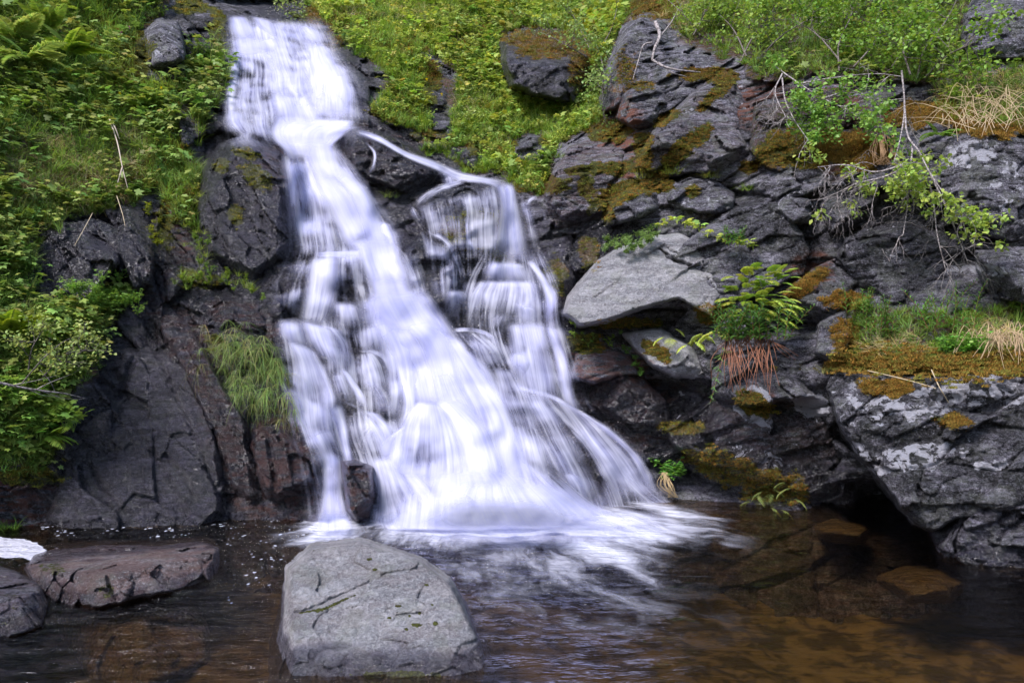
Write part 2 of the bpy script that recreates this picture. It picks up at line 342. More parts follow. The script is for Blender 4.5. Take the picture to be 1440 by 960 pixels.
MOSS = [(150,40,26,40),(205,130,24,20),(20,300,50,20),(250,225,20,30),(880,100,12,30),(1000,105,50,12),(905,120,20,8),(720,130,18,14),(560,62,50,14),(650,40,40,12),(600,118,18,34),(690,205,40,14),(480,30,34,12),(120,225,40,14),(306,45,12,34),(445,22,26,14),(470,60,16,12),(262,10,24,14),(235,140,16,30),(468,850,32,2,-24),(440,858,22,1.5,-10),(560,852,5,2),(585,878,8,3),(572,884,5,3),(527,800,4,2),(600,822,3,2),(608,850,3,2),(520,786,4,2),(590,862,3,3),(612,876,3,3),(548,868,3,2),(576,866,3,2),(560,948,60,5),(75,800,18,8),(150,830,10,12),(185,80,30,38),(172,30,22,25),(200,245,34,28),(70,250,55,28),(140,262,34,22),(500,38,44,14),(765,62,58,20),(822,98,22,42),(735,60,20,12),(560,158,34,12),(600,190,26,9),(665,68,26,14),(770,200,16,9),(765,258,34,15),
 (925,12,38,18),(855,185,32,16),(862,238,50,11),(905,212,16,28),(878,272,56,16,-22),(856,292,12,24),(965,205,40,14,-38),(825,262,13,18),(820,240,22,8),(930,262,30,9),(940,165,22,8,-30),
 (1010,130,30,8,-40),(1110,210,48,26),(1190,210,60,28),(1400,175,60,18),(1300,160,60,18),(1190,424,28,14),(1188,470,20,26),(1132,400,32,13,-35),(1090,688,45,24),(1010,655,60,22,20),
 (960,600,30,10),(1050,235,14,10),(975,270,12,9),(345,215,18,8,20),(362,250,22,14,30),(310,235,10,12),(330,300,10,20),(255,262,26,55),(232,320,14,30),(275,390,30,12,20),(425,60,16,12),
 (405,38,12,10),(700,335,30,40),(650,325,30,26),(780,390,16,30),(830,350,16,26),(880,455,60,8),(1000,440,20,14),(300,480,14,14),(820,480,30,14),(920,490,26,10,35),(1060,565,30,14,30),(1250,545,40,14),(1340,590,24,10),(1390,505,60,16),(1240,505,60,16),(1300,515,160,10),(40,670,50,14)]
WET = [(330,560,190,240),(200,640,170,120),(150,370,130,80),(350,300,100,120),(560,220,90,60),(600,430,230,170),(700,620,240,130),(400,140,120,140),(830,380,45,90),(900,600,130,60),(1150,700,200,50,15),(1390,740,90,30)]
WARM = [(330,640,34,110,-22),(400,650,45,90),(260,470,70,30,40),(345,450,60,24,25),(300,560,20,90,-25),(240,350,30,50),(845,510,60,24),(900,590,100,50),(870,200,40,60),(400,235,60,30),(520,210,60,30),(1060,600,80,40),(830,420,40,30),(1080,150,80,30),(1180,180,60,60),(30,690,60,50),(1140,380,30,30)]
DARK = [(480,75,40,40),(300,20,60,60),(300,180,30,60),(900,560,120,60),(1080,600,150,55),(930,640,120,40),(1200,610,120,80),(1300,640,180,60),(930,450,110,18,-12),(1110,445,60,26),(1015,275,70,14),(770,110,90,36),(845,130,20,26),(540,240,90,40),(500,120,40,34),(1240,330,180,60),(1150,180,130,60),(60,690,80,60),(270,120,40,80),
        (310,300,40,110),(240,420,50,60),(200,360,150,60),(370,5,80,12),(1250,720,90,60),(900,160,50,20),(480,400,40,60),(690,440,60,50),(480,620,40,40),(1080,310,90,40),(1200,380,110,60),(300,30,50,40),(610,160,20,60),(1370,310,60,30),(690,520,60,60),(870,330,50,24),(850,400,30,40)]  # dark rock and soil, plus shade painted into hollows and under overhangs
LICH = [(1290,640,70,16,-8,.9),(1140,570,26,16,20,1.7),(1060,585,28,10,25,1.7),(1062,560,22,16,0,1.6),(1330,560,130,22,-6,.75),(1210,632,14,7,40,1.1),(1395,655,24,9,0,.8),(1360,215,40,20,-10,.75),(1410,265,40,36,0,.25),(1120,285,34,28,0,.7),
        (1380,380,60,8,0,.8),(1060,640,60,12,12,.45),(1240,570,90,40,0,.35),(1390,30,50,50,0,.4),(1285,650,80,10,-10,1.0),(1390,540,70,22,-10,.8),(1300,470,60,26,0,.5),(990,265,40,14,0,.5),(1010,160,60,40,-40,.3),(890,70,20,40,0,.3),(860,270,40,20,0,.3),(980,600,40,14,20,.3)]
def masks(u, v, rnd=0):
    moss = np.clip(blobs(MOSS, u, v, 3, .8), 0, 1); wet = blobs(WET, u, v, 4, .3); warm = blobs(WARM, u, v, 5, .6); lich = blobs(LICH, u, v, 6, .5); dark = blobs(DARK, u, v, 7, .5)
    green = np.clip(.5+.9*fbm(np.stack([u/60, v/40, 0*u], -1), 71, 3) + np.where((v > 560) | (u < 520), .35, 0) - np.where((u > 1150) & (v > 130) & (v < 560), .7, 0) - np.where((u > 430) & (v < 110), .5, 0), 0, 1)
    return moss, wet, warm, lich, green, dark
UU = np.concatenate([np.arange(-720, -200, 20), np.arange(-200, 1642, 2), np.arange(1660, 2200, 20)]).astype(float)
VV = np.concatenate([np.arange(-420, -120, 12), np.arange(-120, 832, 2), np.arange(840, 1000, 20)]).astype(float)
U, V = np.meshgrid(UU, VV)
Y0 = base0(U, V)
for (du, dv, ru, rv, dd) in DENTS: Y0 = Y0 + dd*np.exp(-((U-du)/ru)**2-((V-dv)/rv)**2)
veg = vegmask(U, V)
moss, wet, warm, lich, green, dark = masks(U, V)
rocky = np.clip(1-veg*.9, 0.1, 1)
# the ledges the falls run over: quantise the distance into risers and treads
FALL = [(312,15),(380,15),(460,30),(512,165),(600,200),(650,235),(740,250),(790,300),(800,420),(830,560),(930,700),(900,760),(440,760),(400,600),(378,445),(400,230),(310,190)]
fm = sstep(-25, 10, sdist(FALL, U, V))
Pw = world(U, V, Y0); tw = Y0 + .22*fbm(Pw*1.6, 81, 3) + .05*fbm(Pw*6, 82, 3)
def terr(y, st): q = y/st; fr = q-np.floor(q); return st*(np.floor(q)+sstep(.62, .98, fr))
Yt = Y0 + fm*.75*((terr(tw, .34)-tw)*.75 + (terr(tw+.1, .13)-tw-.1)*.45)
sdf = sstep(4, -14, V-700)
Y = Yt + relief(Pw, U, V, rocky)*(1-.45*fm)
# keep the foot of the bank at the water line
shore = np.interp(U, [-300, 0, 60, 440, 700, 900, 1110, 1200, 1300, 1440, 1800], [745, 740, 735, 730, 735, 702, 717, 718, 724, 735, 740])
kk = sstep(60, 0, np.abs(V-shore)); Y = Y*(1-kk*.6)+kk*.6*Y0
Yter = Y.copy()
# raster of what is seen, for placing rocks, water and plants
fu = (UU >= -200) & (UU <= 1640); fv = (VV >= -120) & (VV <= 830)
DU, DV = UU[fu], VV[fv]; D = Y[np.ix_(fv, fu)].copy(); ID = np.zeros(D.shape, int)
def look(A, u, v):
    x = np.clip((np.asarray(u, float)-DU[0])/2, 0, len(DU)-1.001); y = np.clip((np.asarray(v, float)-DV[0])/2, 0, len(DV)-1.001)
    i, j = y.astype(int), x.astype(int); fy, fx = y-i, x-j
    return (A[i, j]*(1-fx)+A[i, j+1]*fx)*(1-fy)+(A[i+1, j]*(1-fx)+A[i+1, j+1]*fx)*fy
Dsm = box_blur(box_blur(D, 8), 8)
def put_mesh(name, u, v, Yd, keep, m, mk, origin=None, parent=None):
    P = world(u, v, Yd); P0 = P.reshape(-1, 3); Fq = grid_faces(*u.shape, keep)
    col1 = np.stack([mk[0], mk[1], mk[2], mk[3]], -1).reshape(-1, 4); col2 = np.stack([mk[4], mk[5], 0*u, 0*u+1], -1).reshape(-1, 4)
    P0, Fq, (col1, col2) = compact(P0, Fq, [col1, col2])
    o_ = np.zeros(3) if origin is None else np.asarray(origin)
    me = mesh_from(name, P0-o_, [Fq], True, [('mask', 'FLOAT_COLOR', col1), ('tone', 'FLOAT_COLOR', col2)])
    o = link(name, me, m, parent); o.location = o_; return o
ROCKS = []
nrock = [0]
def rock(name, label, poly, lift=.25, tv=.004, tu=0.0, nf=6, fs=.012, amp=1.0, seed=1, m='rock', group=None, planes=None, step=2.0, noras=False, thick=None, edge=4.5, rim=.06,
         wet=None, dark=None, warm=None, lich=None, moss=None, cracks=(), Y=None, rsup=(.35, .8), wob=3.0, cat='rock', plunge=.13, cs=1.0):
    nrock[0] += 1
    p = np.array(poly, float); mg = 12
    u0, v0 = np.floor((p.min(0)-mg)/2)*2; u1, v1 = p.max(0)+mg
    u_, v_ = np.meshgrid(np.arange(u0, u1+step, step), np.arange(v0, v1+step, step))
    r_ = np.random.default_rng(seed); uc, vc = p.mean(0)
    sd = sdist(p, u_, v_) + wrp(u_, v_, seed, 18, wob) + wrp(u_, v_, seed+50, 6, wob*.4)
    if planes:
        q = None
        for pl in planes:
            a_ = np.array([[x[0], x[1], 1] for x in pl], float); b_ = np.array([1/x[2] for x in pl]); c = np.linalg.solve(a_, b_)
            qi = c[0]*u_+c[1]*v_+c[2]
            q = qi if q is None else -np.log(np.exp(-q*900)+np.exp(-qi*900))/900
        Yr = 1/np.clip(q, .02, 2)
    else:
        Yc = (Y if Y else float(look(Dsm, uc, vc))) - lift
        main = Yc + tu*(u_-uc) - tv*(v_-vc); Yr = main
        a0 = r_.uniform(0, 6.28)
        for i in range(nf):
            an = a0 + 6.283*(i+r_.uniform(-.3, .3))/nf; dx, dy = math.cos(an), math.sin(an)
            sup = ((p-[uc, vc])@[dx, dy]).max(); pl = main + fs*r_.uniform(.6, 1.5)*((u_-uc)*dx+(v_-vc)*dy - sup*r_.uniform(*rsup))
            Yr = np.log(np.exp(Yr*60)+np.exp(pl*60))/60 if i else np.maximum(Yr, pl)
    P = world(u_, v_, Yr)
    an = -1.0 if uc < 520 else .3
    Q = rot2(P, an)+seed*3.7; Qw = Q + .05*np.stack([fbm(Q*3, 31, 3), fbm(Q*3, 32, 3), fbm(Q*3, 33, 3)], -1)
    f2, c2 = facets(Qw*3.4*cs, seed, .8, .35); f3, c3 = facets(Qw*9*cs, seed+1, .8, .35)
    rel = .12*f2+.036*f3+.018*(1-sstep(0, .10, c2))+.006*(1-sstep(0, .15, c3)) - .012*ridged(Qw*6*cs, seed+4, 4) + .016*fbm(P*20, seed+2, 4, .62) + .006*fbm(P*65, seed+3, 3, .6)
    Yr = Yr + amp*rel
    for cr in cracks:                                  # (polyline, width px, depth m)
        pts, wd, dp = cr; dm = np.full(u_.shape, 1e9)
        for (x0, y0), (x1, y1) in zip(pts[:-1], pts[1:]):
            t = np.clip(((u_-x0)*(x1-x0)+(v_-y0)*(y1-y0))/((x1-x0)**2+(y1-y0)**2), 0, 1); dm = np.minimum(dm, np.hypot(u_-x0-t*(x1-x0), v_-y0-t*(y1-y0)))
        dm = np.clip(dm + wrp(u_, v_, seed+9, 8, 2.5), 0, None); Yr = Yr + dp*np.exp(-(dm/wd)**2)
    Yr = Yr + rim*np.clip(1-sd/edge, 0, 1)**2
    keep = sd > -10
    Yf = Yr + np.where(sd < 0, -sd*plunge, 0)
    mk = list(masks(u_, v_))
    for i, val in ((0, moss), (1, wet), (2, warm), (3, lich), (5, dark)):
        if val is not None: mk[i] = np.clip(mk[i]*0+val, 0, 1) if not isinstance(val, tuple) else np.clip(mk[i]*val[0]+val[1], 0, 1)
    zz_ = world(u_, v_, Yf)[..., 2]; mk[1] = np.maximum(mk[1], .95*sstep(.11, .05, zz_+.03*fbm(P*9, 5, 2)))
    org = world(np.array(uc), np.array(p[:, 1].max()), np.array(float(np.median(Yr))))
    o = put_mesh(name, u_, v_, Yf, keep, M[m], mk, org)
    tag(o, label, cat, group)
    if thick:                                           # closed back for free-standing boulders, welded into the same mesh
        Yb = np.where(sd > 0, np.max(Yf)+thick*np.sqrt(np.clip(sd/60, 0, 1)), np.max(Yf)+0*sd)
        ring = (sd <= 0)
        mid = np.where(ring, np.maximum(Yf, np.max(Yr)), Yb)
        P2 = world(u_, v_, mid).reshape(-1, 3)-org; Fq = grid_faces(*u_.shape, keep)[:, ::-1]
        c1 = np.stack(mk[:4], -1).reshape(-1, 4); c2_ = np.stack([mk[4], mk[5], 0*u_, 0*u_+1], -1).reshape(-1, 4)
        P2, Fq, (c1, c2_) = compact(P2, Fq, [c1, c2_]); me2 = mesh_from('back', P2, [Fq], True, [('mask', 'FLOAT_COLOR', c1), ('tone', 'FLOAT_COLOR', c2_)])
        import bmesh
        bm = bmesh.new(); bm.from_mesh(o.data); bm.from_mesh(me2); bmesh.ops.remove_doubles(bm, verts=bm.verts, dist=.0005); bm.to_mesh(o.data); bm.free(); bpy.data.meshes.remove(me2)
    # update the raster
    if step == 2.0 and not noras and u1 > DU[0]:
        j0 = int((u0-DU[0])/2); i0 = int((v0-DV[0])/2); h, w_ = u_.shape
        ia, ja = max(0, -i0), max(0, -j0); ib, jb = min(h, D.shape[0]-i0), min(w_, D.shape[1]-j0)
        sub = D[i0+ia:i0+ib, j0+ja:j0+jb]; Yn = np.where(keep, Yf, 99)[ia:ib, ja:jb]
        win = Yn < sub; sub[win] = Yn[win]; ids = ID[i0+ia:i0+ib, j0+ja:j0+jb]; ids[win] = nrock[0]
    ROCKS.append(o); return o
exec_rocks = True
# ---- left of the falls
rock('rock_slab', 'broad smooth wet dark slab sloping into the pool left of the falls', [(55,690),(88,600),(125,520),(160,452),(195,425),(235,470),(262,520),(290,590),(318,650),(345,715),(350,745),(60,745)], lift=.22, tv=.0035, tu=.0005, nf=5, fs=.010, amp=.85, cs=.6, seed=21, rsup=(.5,.9), dark=.45, wet=.8, warm=(0.3,0), cat='rock slab',
     cracks=[([(160,520),(180,560),(150,600),(135,640)],4,.05),([(232,640),(262,672),(275,700)],4,.06),([(120,640),(140,680),(178,720)],4,.05),([(205,440),(190,500),(165,560)],5,.06),([(215,480),(250,560),(290,650),(320,725)],4,.07),([(190,600),(225,650),(262,725)],5,.05)])
rock('rock_ridge', 'narrow reddish diagonal rock ridge behind the smooth dark slab', [(205,425),(235,420),(262,450),(300,520),(345,600),(375,660),(385,735),(345,740),(320,660),(285,580),(250,500)], lift=.16, tv=.002, tu=-.001, nf=5, fs=.02, amp=.9, seed=22, warm=.9, dark=.45, wet=1.0, cat='rock ridge')
rock('rock_ridge', 'reddish brown rock spur at the left foot of the falls', [(345,570),(375,562),(410,590),(445,640),(462,680),(455,732),(380,738),(368,680),(350,620)], lift=.22, tv=.003, tu=.001, nf=6, fs=.02, amp=.9, seed=23, warm=1.0, dark=.3, wet=.9, cat='rock ridge', cracks=[([(375,600),(385,660),(385,735)],4,.08)])
rock('boulder', 'rounded dark wet boulder with moss spots on the left edge of the falls', [(284,395),(278,300),(286,240),(310,205),(345,194),(392,212),(412,236),(412,320),(424,372),(402,412),(350,410),(310,380)], lift=.35, tv=.002, tu=0, nf=7, fs=.014, amp=1.0, seed=24, dark=(.3,.35), wet=.9, warm=(.6,0), cat='boulder')
rock('rock_slab', 'wet grey rock shelf under the grassy ledge between the slab and the falls', [(272,415),(300,402),(345,415),(395,445),(412,500),(405,520),(350,500),(300,470),(275,440)], lift=.20, tv=.005, tu=.001, nf=5, fs=.016, seed=25, dark=.35, wet=1, cat='rock slab')
rock('cliff_outcrop', 'dark glistening rock face below the left grassy slope', [(45,352),(80,325),(140,308),(172,325),(168,370),(140,412),(90,440),(50,445)], lift=.15, tv=.003, nf=5, fs=.014, amp=1.1, seed=26, dark=.5, wet=1, cat='rock face')
rock('cliff_outcrop', 'dark angular wet block between the moss strips left of the falls', [(170,290),(200,300),(216,325),(214,402),(190,410),(165,395),(160,340)], lift=.28, tv=.002, nf=6, fs=.016, seed=27, dark=.5, wet=1, cat='rock face')
rock('boulder', 'small grey lichened rock in the moss of the upper left slope', [(203,90),(205,45),(222,30),(248,32),(258,60),(256,82),(235,96),(215,98)], lift=.60, tv=.006, nf=6, fs=.02, seed=28, dark=0, wet=0, warm=0, moss=(.6,0), lich=.35, cat='boulder')
rock('boulder', 'dark rock beside the top left lip of the falls', [(225,-30),(262,-30),(300,5),(318,40),(312,66),(285,62),(250,45),(228,20)], lift=.6, tv=.005, nf=6, fs=.025, seed=29, dark=.9, wet=.6, moss=(1,0), cat='boulder')
# ---- around the top and the middle of the falls
rock('boulder', 'mossy black boulder behind the top lip of the falls', [(335,-60),(470,-60),(480,-12),(440,6),(410,18),(372,16),(345,12),(330,-10)], lift=.4, tv=.002, nf=5, fs=.02, seed=30, dark=.8, Y=15.0, cat='boulder')
rock('boulder', 'dark rock at the right edge of the top cascade', [(482,92),(505,90),(535,100),(545,118),(530,150),(505,152),(498,120)], lift=.3, tv=.004, nf=6, fs=.02, seed=31, dark=.8, wet=1, cat='boulder')
rock('boulder', 'dark wet boulder splitting the falls below the top cascade', [(460,225),(462,200),(478,184),(510,180),(540,190),(575,205),(610,228),(636,250),(622,268),(588,278),(545,262),(500,245)], lift=.45, tv=.004, nf=7, fs=.02, seed=32, dark=.7, wet=1, warm=.4, moss=0, cat='boulder', cracks=[([(512,190),(525,215),(512,245)],4,.1)])
rock('boulder', 'rounded rock veiled by thin trickles between the two streams', [(575,292),(590,272),(620,258),(665,250),(700,262),(708,300),(700,345),(695,400),(660,410),(610,400),(585,350)], lift=.4, tv=.0035, nf=7, fs=.012, seed=33, dark=.35, wet=1, moss=(.7,0), cat='boulder')
rock('boulder', 'rugged dark rock below the veiled boulder in the middle of the falls', [(565,345),(590,330),(625,345),(640,375),(640,430),(615,440),(590,415),(568,385)], lift=.35, tv=.002, nf=6, fs=.018, seed=34, dark=.8, wet=1, cat='boulder')
rock('boulder', 'small reddish upright rock standing in the left foot of the falls', [(481,650),(500,648),(523,656),(525,700),(520,728),(500,734),(488,715),(484,685)], lift=.0, tv=.002, nf=5, fs=.02, seed=35, warm=1, dark=.2, wet=.9, moss=0, Y=6.72, cat='boulder', rim=.05, edge=4, wob=1.5, thick=.3, noras=True)
rock('boulder', 'mossy dark boulder in the green slope right of the top cascade', [(712,60),(735,48),(790,55),(822,72),(838,110),(845,140),(820,150),(790,142),(745,130),(722,118),(711,85)], lift=.6, tv=-.003, tu=.001, nf=6, fs=.02, seed=36, dark=1, wet=.5, moss=(1,0), cat='boulder', planes=[[(720,110,10.9),(800,135,10.9),(760,85,10.9)],[(720,85,10.9),(800,92,10.9),(760,50,12.6)],[(810,60,11.1),(800,130,10.95),(845,120,12.2)]], lich=0)
rock('boulder', 'small pink grey stone in the grass above the side stream', [(642,226),(650,210),(668,208),(680,222),(676,240),(655,242)], lift=.2, nf=5, fs=.03, seed=37, dark=.2, cat='stone', wob=2)
rock('boulder', 'small mossy stone beside the fern above the side stream', [(720,225),(725,205),(745,192),(765,195),(770,212),(755,228),(735,235)], lift=.2, nf=5, fs=.03, seed=38, dark=.3, cat='stone', wob=2)
rock('rock_seam', 'narrow bare rock seam running down the green slope', [(605,85),(628,90),(636,110),(640,140),(648,175),(640,205),(622,205),(624,170),(622,130),(600,105)], lift=.12, tv=.005, nf=5, fs=.02, seed=39, dark=.2, wet=.5, cat='rock seam')
# ---- right cliff
rock('rock_block', 'upright grey rock pillar under the orange moss tuft at the top of the cliff', [(850,158),(854,112),(868,78),(882,45),(905,26),(928,34),(944,58),(948,108),(925,120),(895,120),(872,150)], lift=.35, tv=.004, tu=.002, nf=6, fs=.014, seed=41, dark=0, moss=(.4,0), lich=.1, m='rock', cat='rock')
rock('rock_block', 'grey angular block wedged below the rock pillar', [(866,165),(874,132),(900,118),(928,112),(946,142),(935,160),(915,182),(888,180)], lift=.40, tv=.004, nf=6, fs=.02, seed=42, dark=.05, moss=(.5,0), cat='rock')
rock('rock_block', 'long sloping grey slab with moss streaks across the upper cliff', [(895,236),(918,195),(948,158),(985,122),(1020,100),(1052,122),(1062,160),(1050,205),(1082,236),(1020,246),(975,242),(940,252)], lift=.35, tv=.006, tu=.001, nf=6, fs=.012, seed=43, dark=0, wet=0, warm=.1, lich=.15, amp=1.0, cat='rock slab')
rock('rock_block', 'pitted grey rock beside the right stream with mustard moss patches', [(772,325),(768,275),(782,238),(800,206),(832,194),(868,180),(892,200),(872,236),(858,262),(850,300),(838,345),(805,352)], lift=.40, tv=.004, tu=0, nf=7, fs=.014, seed=44, dark=(.5,0), warm=.2, lich=.1, amp=1.4, cat='rock')
rock('rock_block', 'flat grey shelf rock under the mossy diagonal strip', [(853,318),(862,285),(892,262),(925,268),(930,292),(905,305),(872,312)], lift=.30, tv=.006, nf=5, fs=.016, seed=45, dark=0, lich=.1, cat='rock')
rock('rock_block', 'pale blue grey shelf rock above the leafy crevice', [(935,262),(968,250),(1010,252),(1034,272),(1030,296),(1005,300),(960,294),(940,288)], lift=.35, tv=.008, nf=5, fs=.016, seed=46, dark=0, lich=.35, cat='rock')
rock('rock_block', 'small greenish grey face at the centre of the cliff', [(1088,300),(1092,268),(1112,262),(1140,280),(1152,305),(1140,318),(1110,312)], lift=.25, tv=.006, nf=5, fs=.02, seed=47, dark=0, lich=.4, cat='rock')
rock('boulder', 'big pale grey wedge shaped boulder jutting out right of the falls', [(797,440),(803,418),(820,398),(842,368),(868,352),(920,332),(955,328),(985,345),(1022,360),(1040,378),(1028,400),(1008,425),(1000,442),(975,428),(955,418),(900,432),(852,450),(815,455)], lift=.62, tv=.006, tu=.0005, nf=5, fs=.010, seed=48, amp=.55, dark=0, wet=0, warm=.05, lich=0.05, moss=0, m='granite', cat='boulder', rsup=(.6,.95), wob=1.5, rim=.03, edge=3, cs=.7, planes=[[(820,410,7.66),(1000,410,7.66),(900,330,8.12)],[(797,440,7.72),(872,350,8.12),(850,456,7.45)],[(960,330,8.16),(1036,380,8.02),(1000,398,7.74)],[(1000,440,7.62),(1040,378,8.1),(980,400,7.66)]], cracks=[([(928,350),(950,368),(1000,382),(1022,402)],2.5,.12)], plunge=.16)
rock('rock_block', 'dark overhanging underside rock below the pale wedge boulder', [(800,452),(850,446),(900,432),(955,418),(1000,440),(990,470),(930,470),(880,475),(830,470)], lift=.05, tv=-.006, nf=4, fs=.012, seed=49, dark=.9, moss=(1,.1), cat='rock')  # high dark value paints the underside's shade into the rock colour
rock('rock_block', 'grey slab with a rusty moss patch under the wedge boulder', [(876,470),(930,464),(962,482),(1005,500),(1012,522),(985,532),(950,528),(920,514),(896,494)], lift=.45, tv=.006, nf=5, fs=.015, seed=50, amp=.7, dark=0, m='granite', cat='rock slab')
rock('rock_block', 'brownish slab with a sharp lower edge close to the right stream', [(806,528),(810,498),(850,486),(886,500),(898,526),(862,530),(835,540)], lift=.50, tv=.008, nf=4, fs=.012, seed=51, amp=.6, dark=0, warm=.6, wet=.1, cat='rock slab')
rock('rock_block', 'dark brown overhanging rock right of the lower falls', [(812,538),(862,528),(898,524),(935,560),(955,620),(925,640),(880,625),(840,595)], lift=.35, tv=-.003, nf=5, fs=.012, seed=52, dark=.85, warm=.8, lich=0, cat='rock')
rock('rock_block', 'grey block behind the hanging roots in the middle of the cliff', [(1000,520),(1020,505),(1060,500),(1105,505),(1160,530),(1165,560),(1110,560),(1050,570),(1005,560)], lift=.40, tv=.004, nf=6, fs=.014, seed=53, dark=.5, cat='rock')
rock('rock_block', 'long black bulging rock with white lichen spots over the pool', [(905,560),(945,545),(1005,555),(1060,560),(1110,558),(1165,560),(1190,600),(1235,660),(1262,700),(1255,728),(1190,715),(1100,690),(1020,665),(950,630)], lift=.55, tv=-.0015, nf=7, fs=.010, seed=54, dark=(.3,.6), warm=.3, lich=(1,.12), amp=1.2, cat='rock')
rock('rock_block', 'dark slanting rock with a mossy shoulder right of the big fern', [(1100,445),(1108,405),(1148,375),(1178,362),(1204,395),(1185,435),(1155,460)], lift=.35, tv=.004, nf=6, fs=.016, seed=55, dark=.25, cat='rock')
rock('rock_block', 'small pointed grey rock under the cushion of orange moss', [(1146,495),(1152,458),(1168,438),(1190,436),(1196,470),(1192,508),(1165,508)], lift=.30, tv=.003, nf=5, fs=.02, seed=56, dark=.1, moss=(.5,0), cat='rock')
rock('rock_block', 'black and grey rock face behind the hanging birch twigs', [(1175,360),(1200,310),(1260,290),(1330,300),(1380,340),(1380,400),(1300,430),(1220,425),(1200,395)], lift=.18, tv=.002, nf=6, fs=.012, seed=57, dark=.65, lich=.2, amp=1.3, cat='rock')
rock('rock_block', 'blue grey cliff face with a round lichen patch at the right edge', [(1318,245),(1330,195),(1370,180),(1440,195),(1560,190),(1560,330),(1440,345),(1380,330),(1335,300)], lift=.30, tv=.003, nf=6, fs=.008, seed=58, dark=.1, lich=(1,.25), cat='rock face')
rock('rock_block', 'ledged grey rock at the right edge below the round lichen patch', [(1372,352),(1440,345),(1560,340),(1560,425),(1440,425),(1380,420)], lift=.30, tv=.003, nf=5, fs=.01, seed=59, dark=.25, lich=(1,.2), cat='rock')
rock('rock_block', 'dark sloping rock under the tree roots of the upper cliff', [(1062,150),(1105,118),(1180,125),(1215,165),(1190,215),(1140,262),(1085,240),(1055,210)], lift=.10, tv=.003, nf=6, fs=.012, seed=60, dark=.7, warm=.4, moss=(1,.3), cat='rock')
rock('rock_block', 'grey rock with a lichen crust behind the hanging branch', [(1150,290),(1175,240),(1215,235),(1250,262),(1240,300),(1200,330),(1165,325)], lift=.2, tv=.004, nf=6, fs=.015, seed=61, dark=.35, lich=.25, cat='rock')
rock('boulder', 'large grey lichened boulder in the top right corner', [(1352,70),(1358,20),(1385,-20),(1440,-40),(1560,-40),(1560,90),(1440,84),(1385,84)], lift=.45, tv=.006, nf=6, fs=.012, seed=62, dark=0, lich=.3, Y=8.8, cat='boulder')
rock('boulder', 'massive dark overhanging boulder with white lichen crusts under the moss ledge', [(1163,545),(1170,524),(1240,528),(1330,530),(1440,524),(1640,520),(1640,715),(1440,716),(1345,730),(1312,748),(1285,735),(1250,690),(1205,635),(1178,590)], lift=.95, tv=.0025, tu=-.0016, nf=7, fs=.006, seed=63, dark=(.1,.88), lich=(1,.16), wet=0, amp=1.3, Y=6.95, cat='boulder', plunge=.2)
rock('boulder', 'folded silver grey boulder at the right edge of the pool', [(1306,745),(1320,718),(1348,703),(1440,702),(1640,700),(1640,830),(1500,828),(1400,806),(1350,800),(1325,788)], lift=0, tv=.004, tu=-.0012, nf=6, fs=.008, seed=64, dark=.05, lich=.15, wet=.25, warm=0, amp=1.8, Y=5.58, cat='boulder', plunge=.12, cs=1.3)
# ---- shore stones in the pool
rock('boulder', 'large pale granite boulder in the foreground of the pool', [(386,962),(388,905),(402,850),(410,800),(440,772),(505,764),(548,776),(588,790),(628,818),(655,865),(675,905),(688,948),(670,975),(560,985),(400,985)], m='granite', seed=71, step=1.5, amp=.38, thick=.3, edge=6, rim=.05, wob=2, wet=0, dark=0, warm=.12, lich=.04, cat='boulder', plunge=.06, cs=1.3,
     planes=[[(420,890,3.96),(600,880,4.00),(500,770,4.62)],[(400,950,3.74),(600,950,3.74),(500,900,3.80)],[(610,900,3.84),(688,938,3.86),(650,850,4.10)],[(390,900,4.15),(405,950,3.78),(420,830,4.15)]], cracks=[([(415,862),(440,855),(475,838),(520,818)],2.5,.03),([(405,848),(430,848)],2,.02)])
rock('boulder', 'flat reddish brown boulder lying in the left part of the pool', [(38,800),(48,780),(80,768),(150,764),(220,770),(285,762),(305,775),(311,795),(298,815),(250,830),(190,842),(130,858),(85,850),(55,830)], m='redrock', seed=72, step=1.5, amp=.7, thick=.3, edge=5, rim=.05, wob=2.5, wet=.2, dark=.12, warm=.35, moss=(.5,0), lich=.05, cat='boulder', plunge=.06, cs=1.2,
     planes=[[(60,835,4.95),(130,856,4.64),(140,790,4.85)],[(140,855,4.62),(290,812,5.22),(220,775,5.15)],[(80,775,5.9),(280,770,5.75),(150,800,5.0)],[(290,810,5.2),(300,770,5.5),(310,800,5.6)]])
rock('boulder', 'flat topped grey rock at the left edge of the pool', [(-120,800),(0,798),(30,808),(52,822),(66,850),(60,880),(20,895),(-120,930)], m='rock', seed=73, step=1.5, amp=.6, thick=.3, edge=5, rim=.05, wet=.4, dark=.15, warm=.2, moss=(.5,.1), lich=0, cat='boulder', plunge=.06,
     planes=[[(-60,830,4.45),(30,835,4.5),(-20,800,5.2)],[(-60,880,4.2),(40,880,4.3),(0,840,4.36)],[(60,830,4.7),(64,870,4.5),(30,840,4.42)]])
rock('submerged_slab', 'yellowish slab lying under the clear water in front of the reddish boulder', [(84,860),(130,852),(200,846),(262,850),(290,880),(298,930),(200,975),(120,960),(90,900)], m='tan', seed=74, step=3, amp=.6, Y=4.62, lift=0, tv=.0075, nf=9, fs=.004, rsup=(.1,.7), edge=14, rim=.15, wet=0, warm=.2, dark=0, moss=.12, lich=0, cat='submerged slab', plunge=.05)
rock('submerged_stone', 'yellow brown stone under the water at the right of the pool', [(1242,815),(1270,804),(1320,806),(1352,820),(1335,838),(1280,840)], m='tan', seed=75, step=1.5, amp=.3, edge=12, rim=.12, Y=5.50, lift=0, tv=.01, nf=9, fs=.004, rsup=(.1,.6), wet=0, warm=.1, dark=0, moss=0, lich=0, cat='submerged stone', plunge=.05)
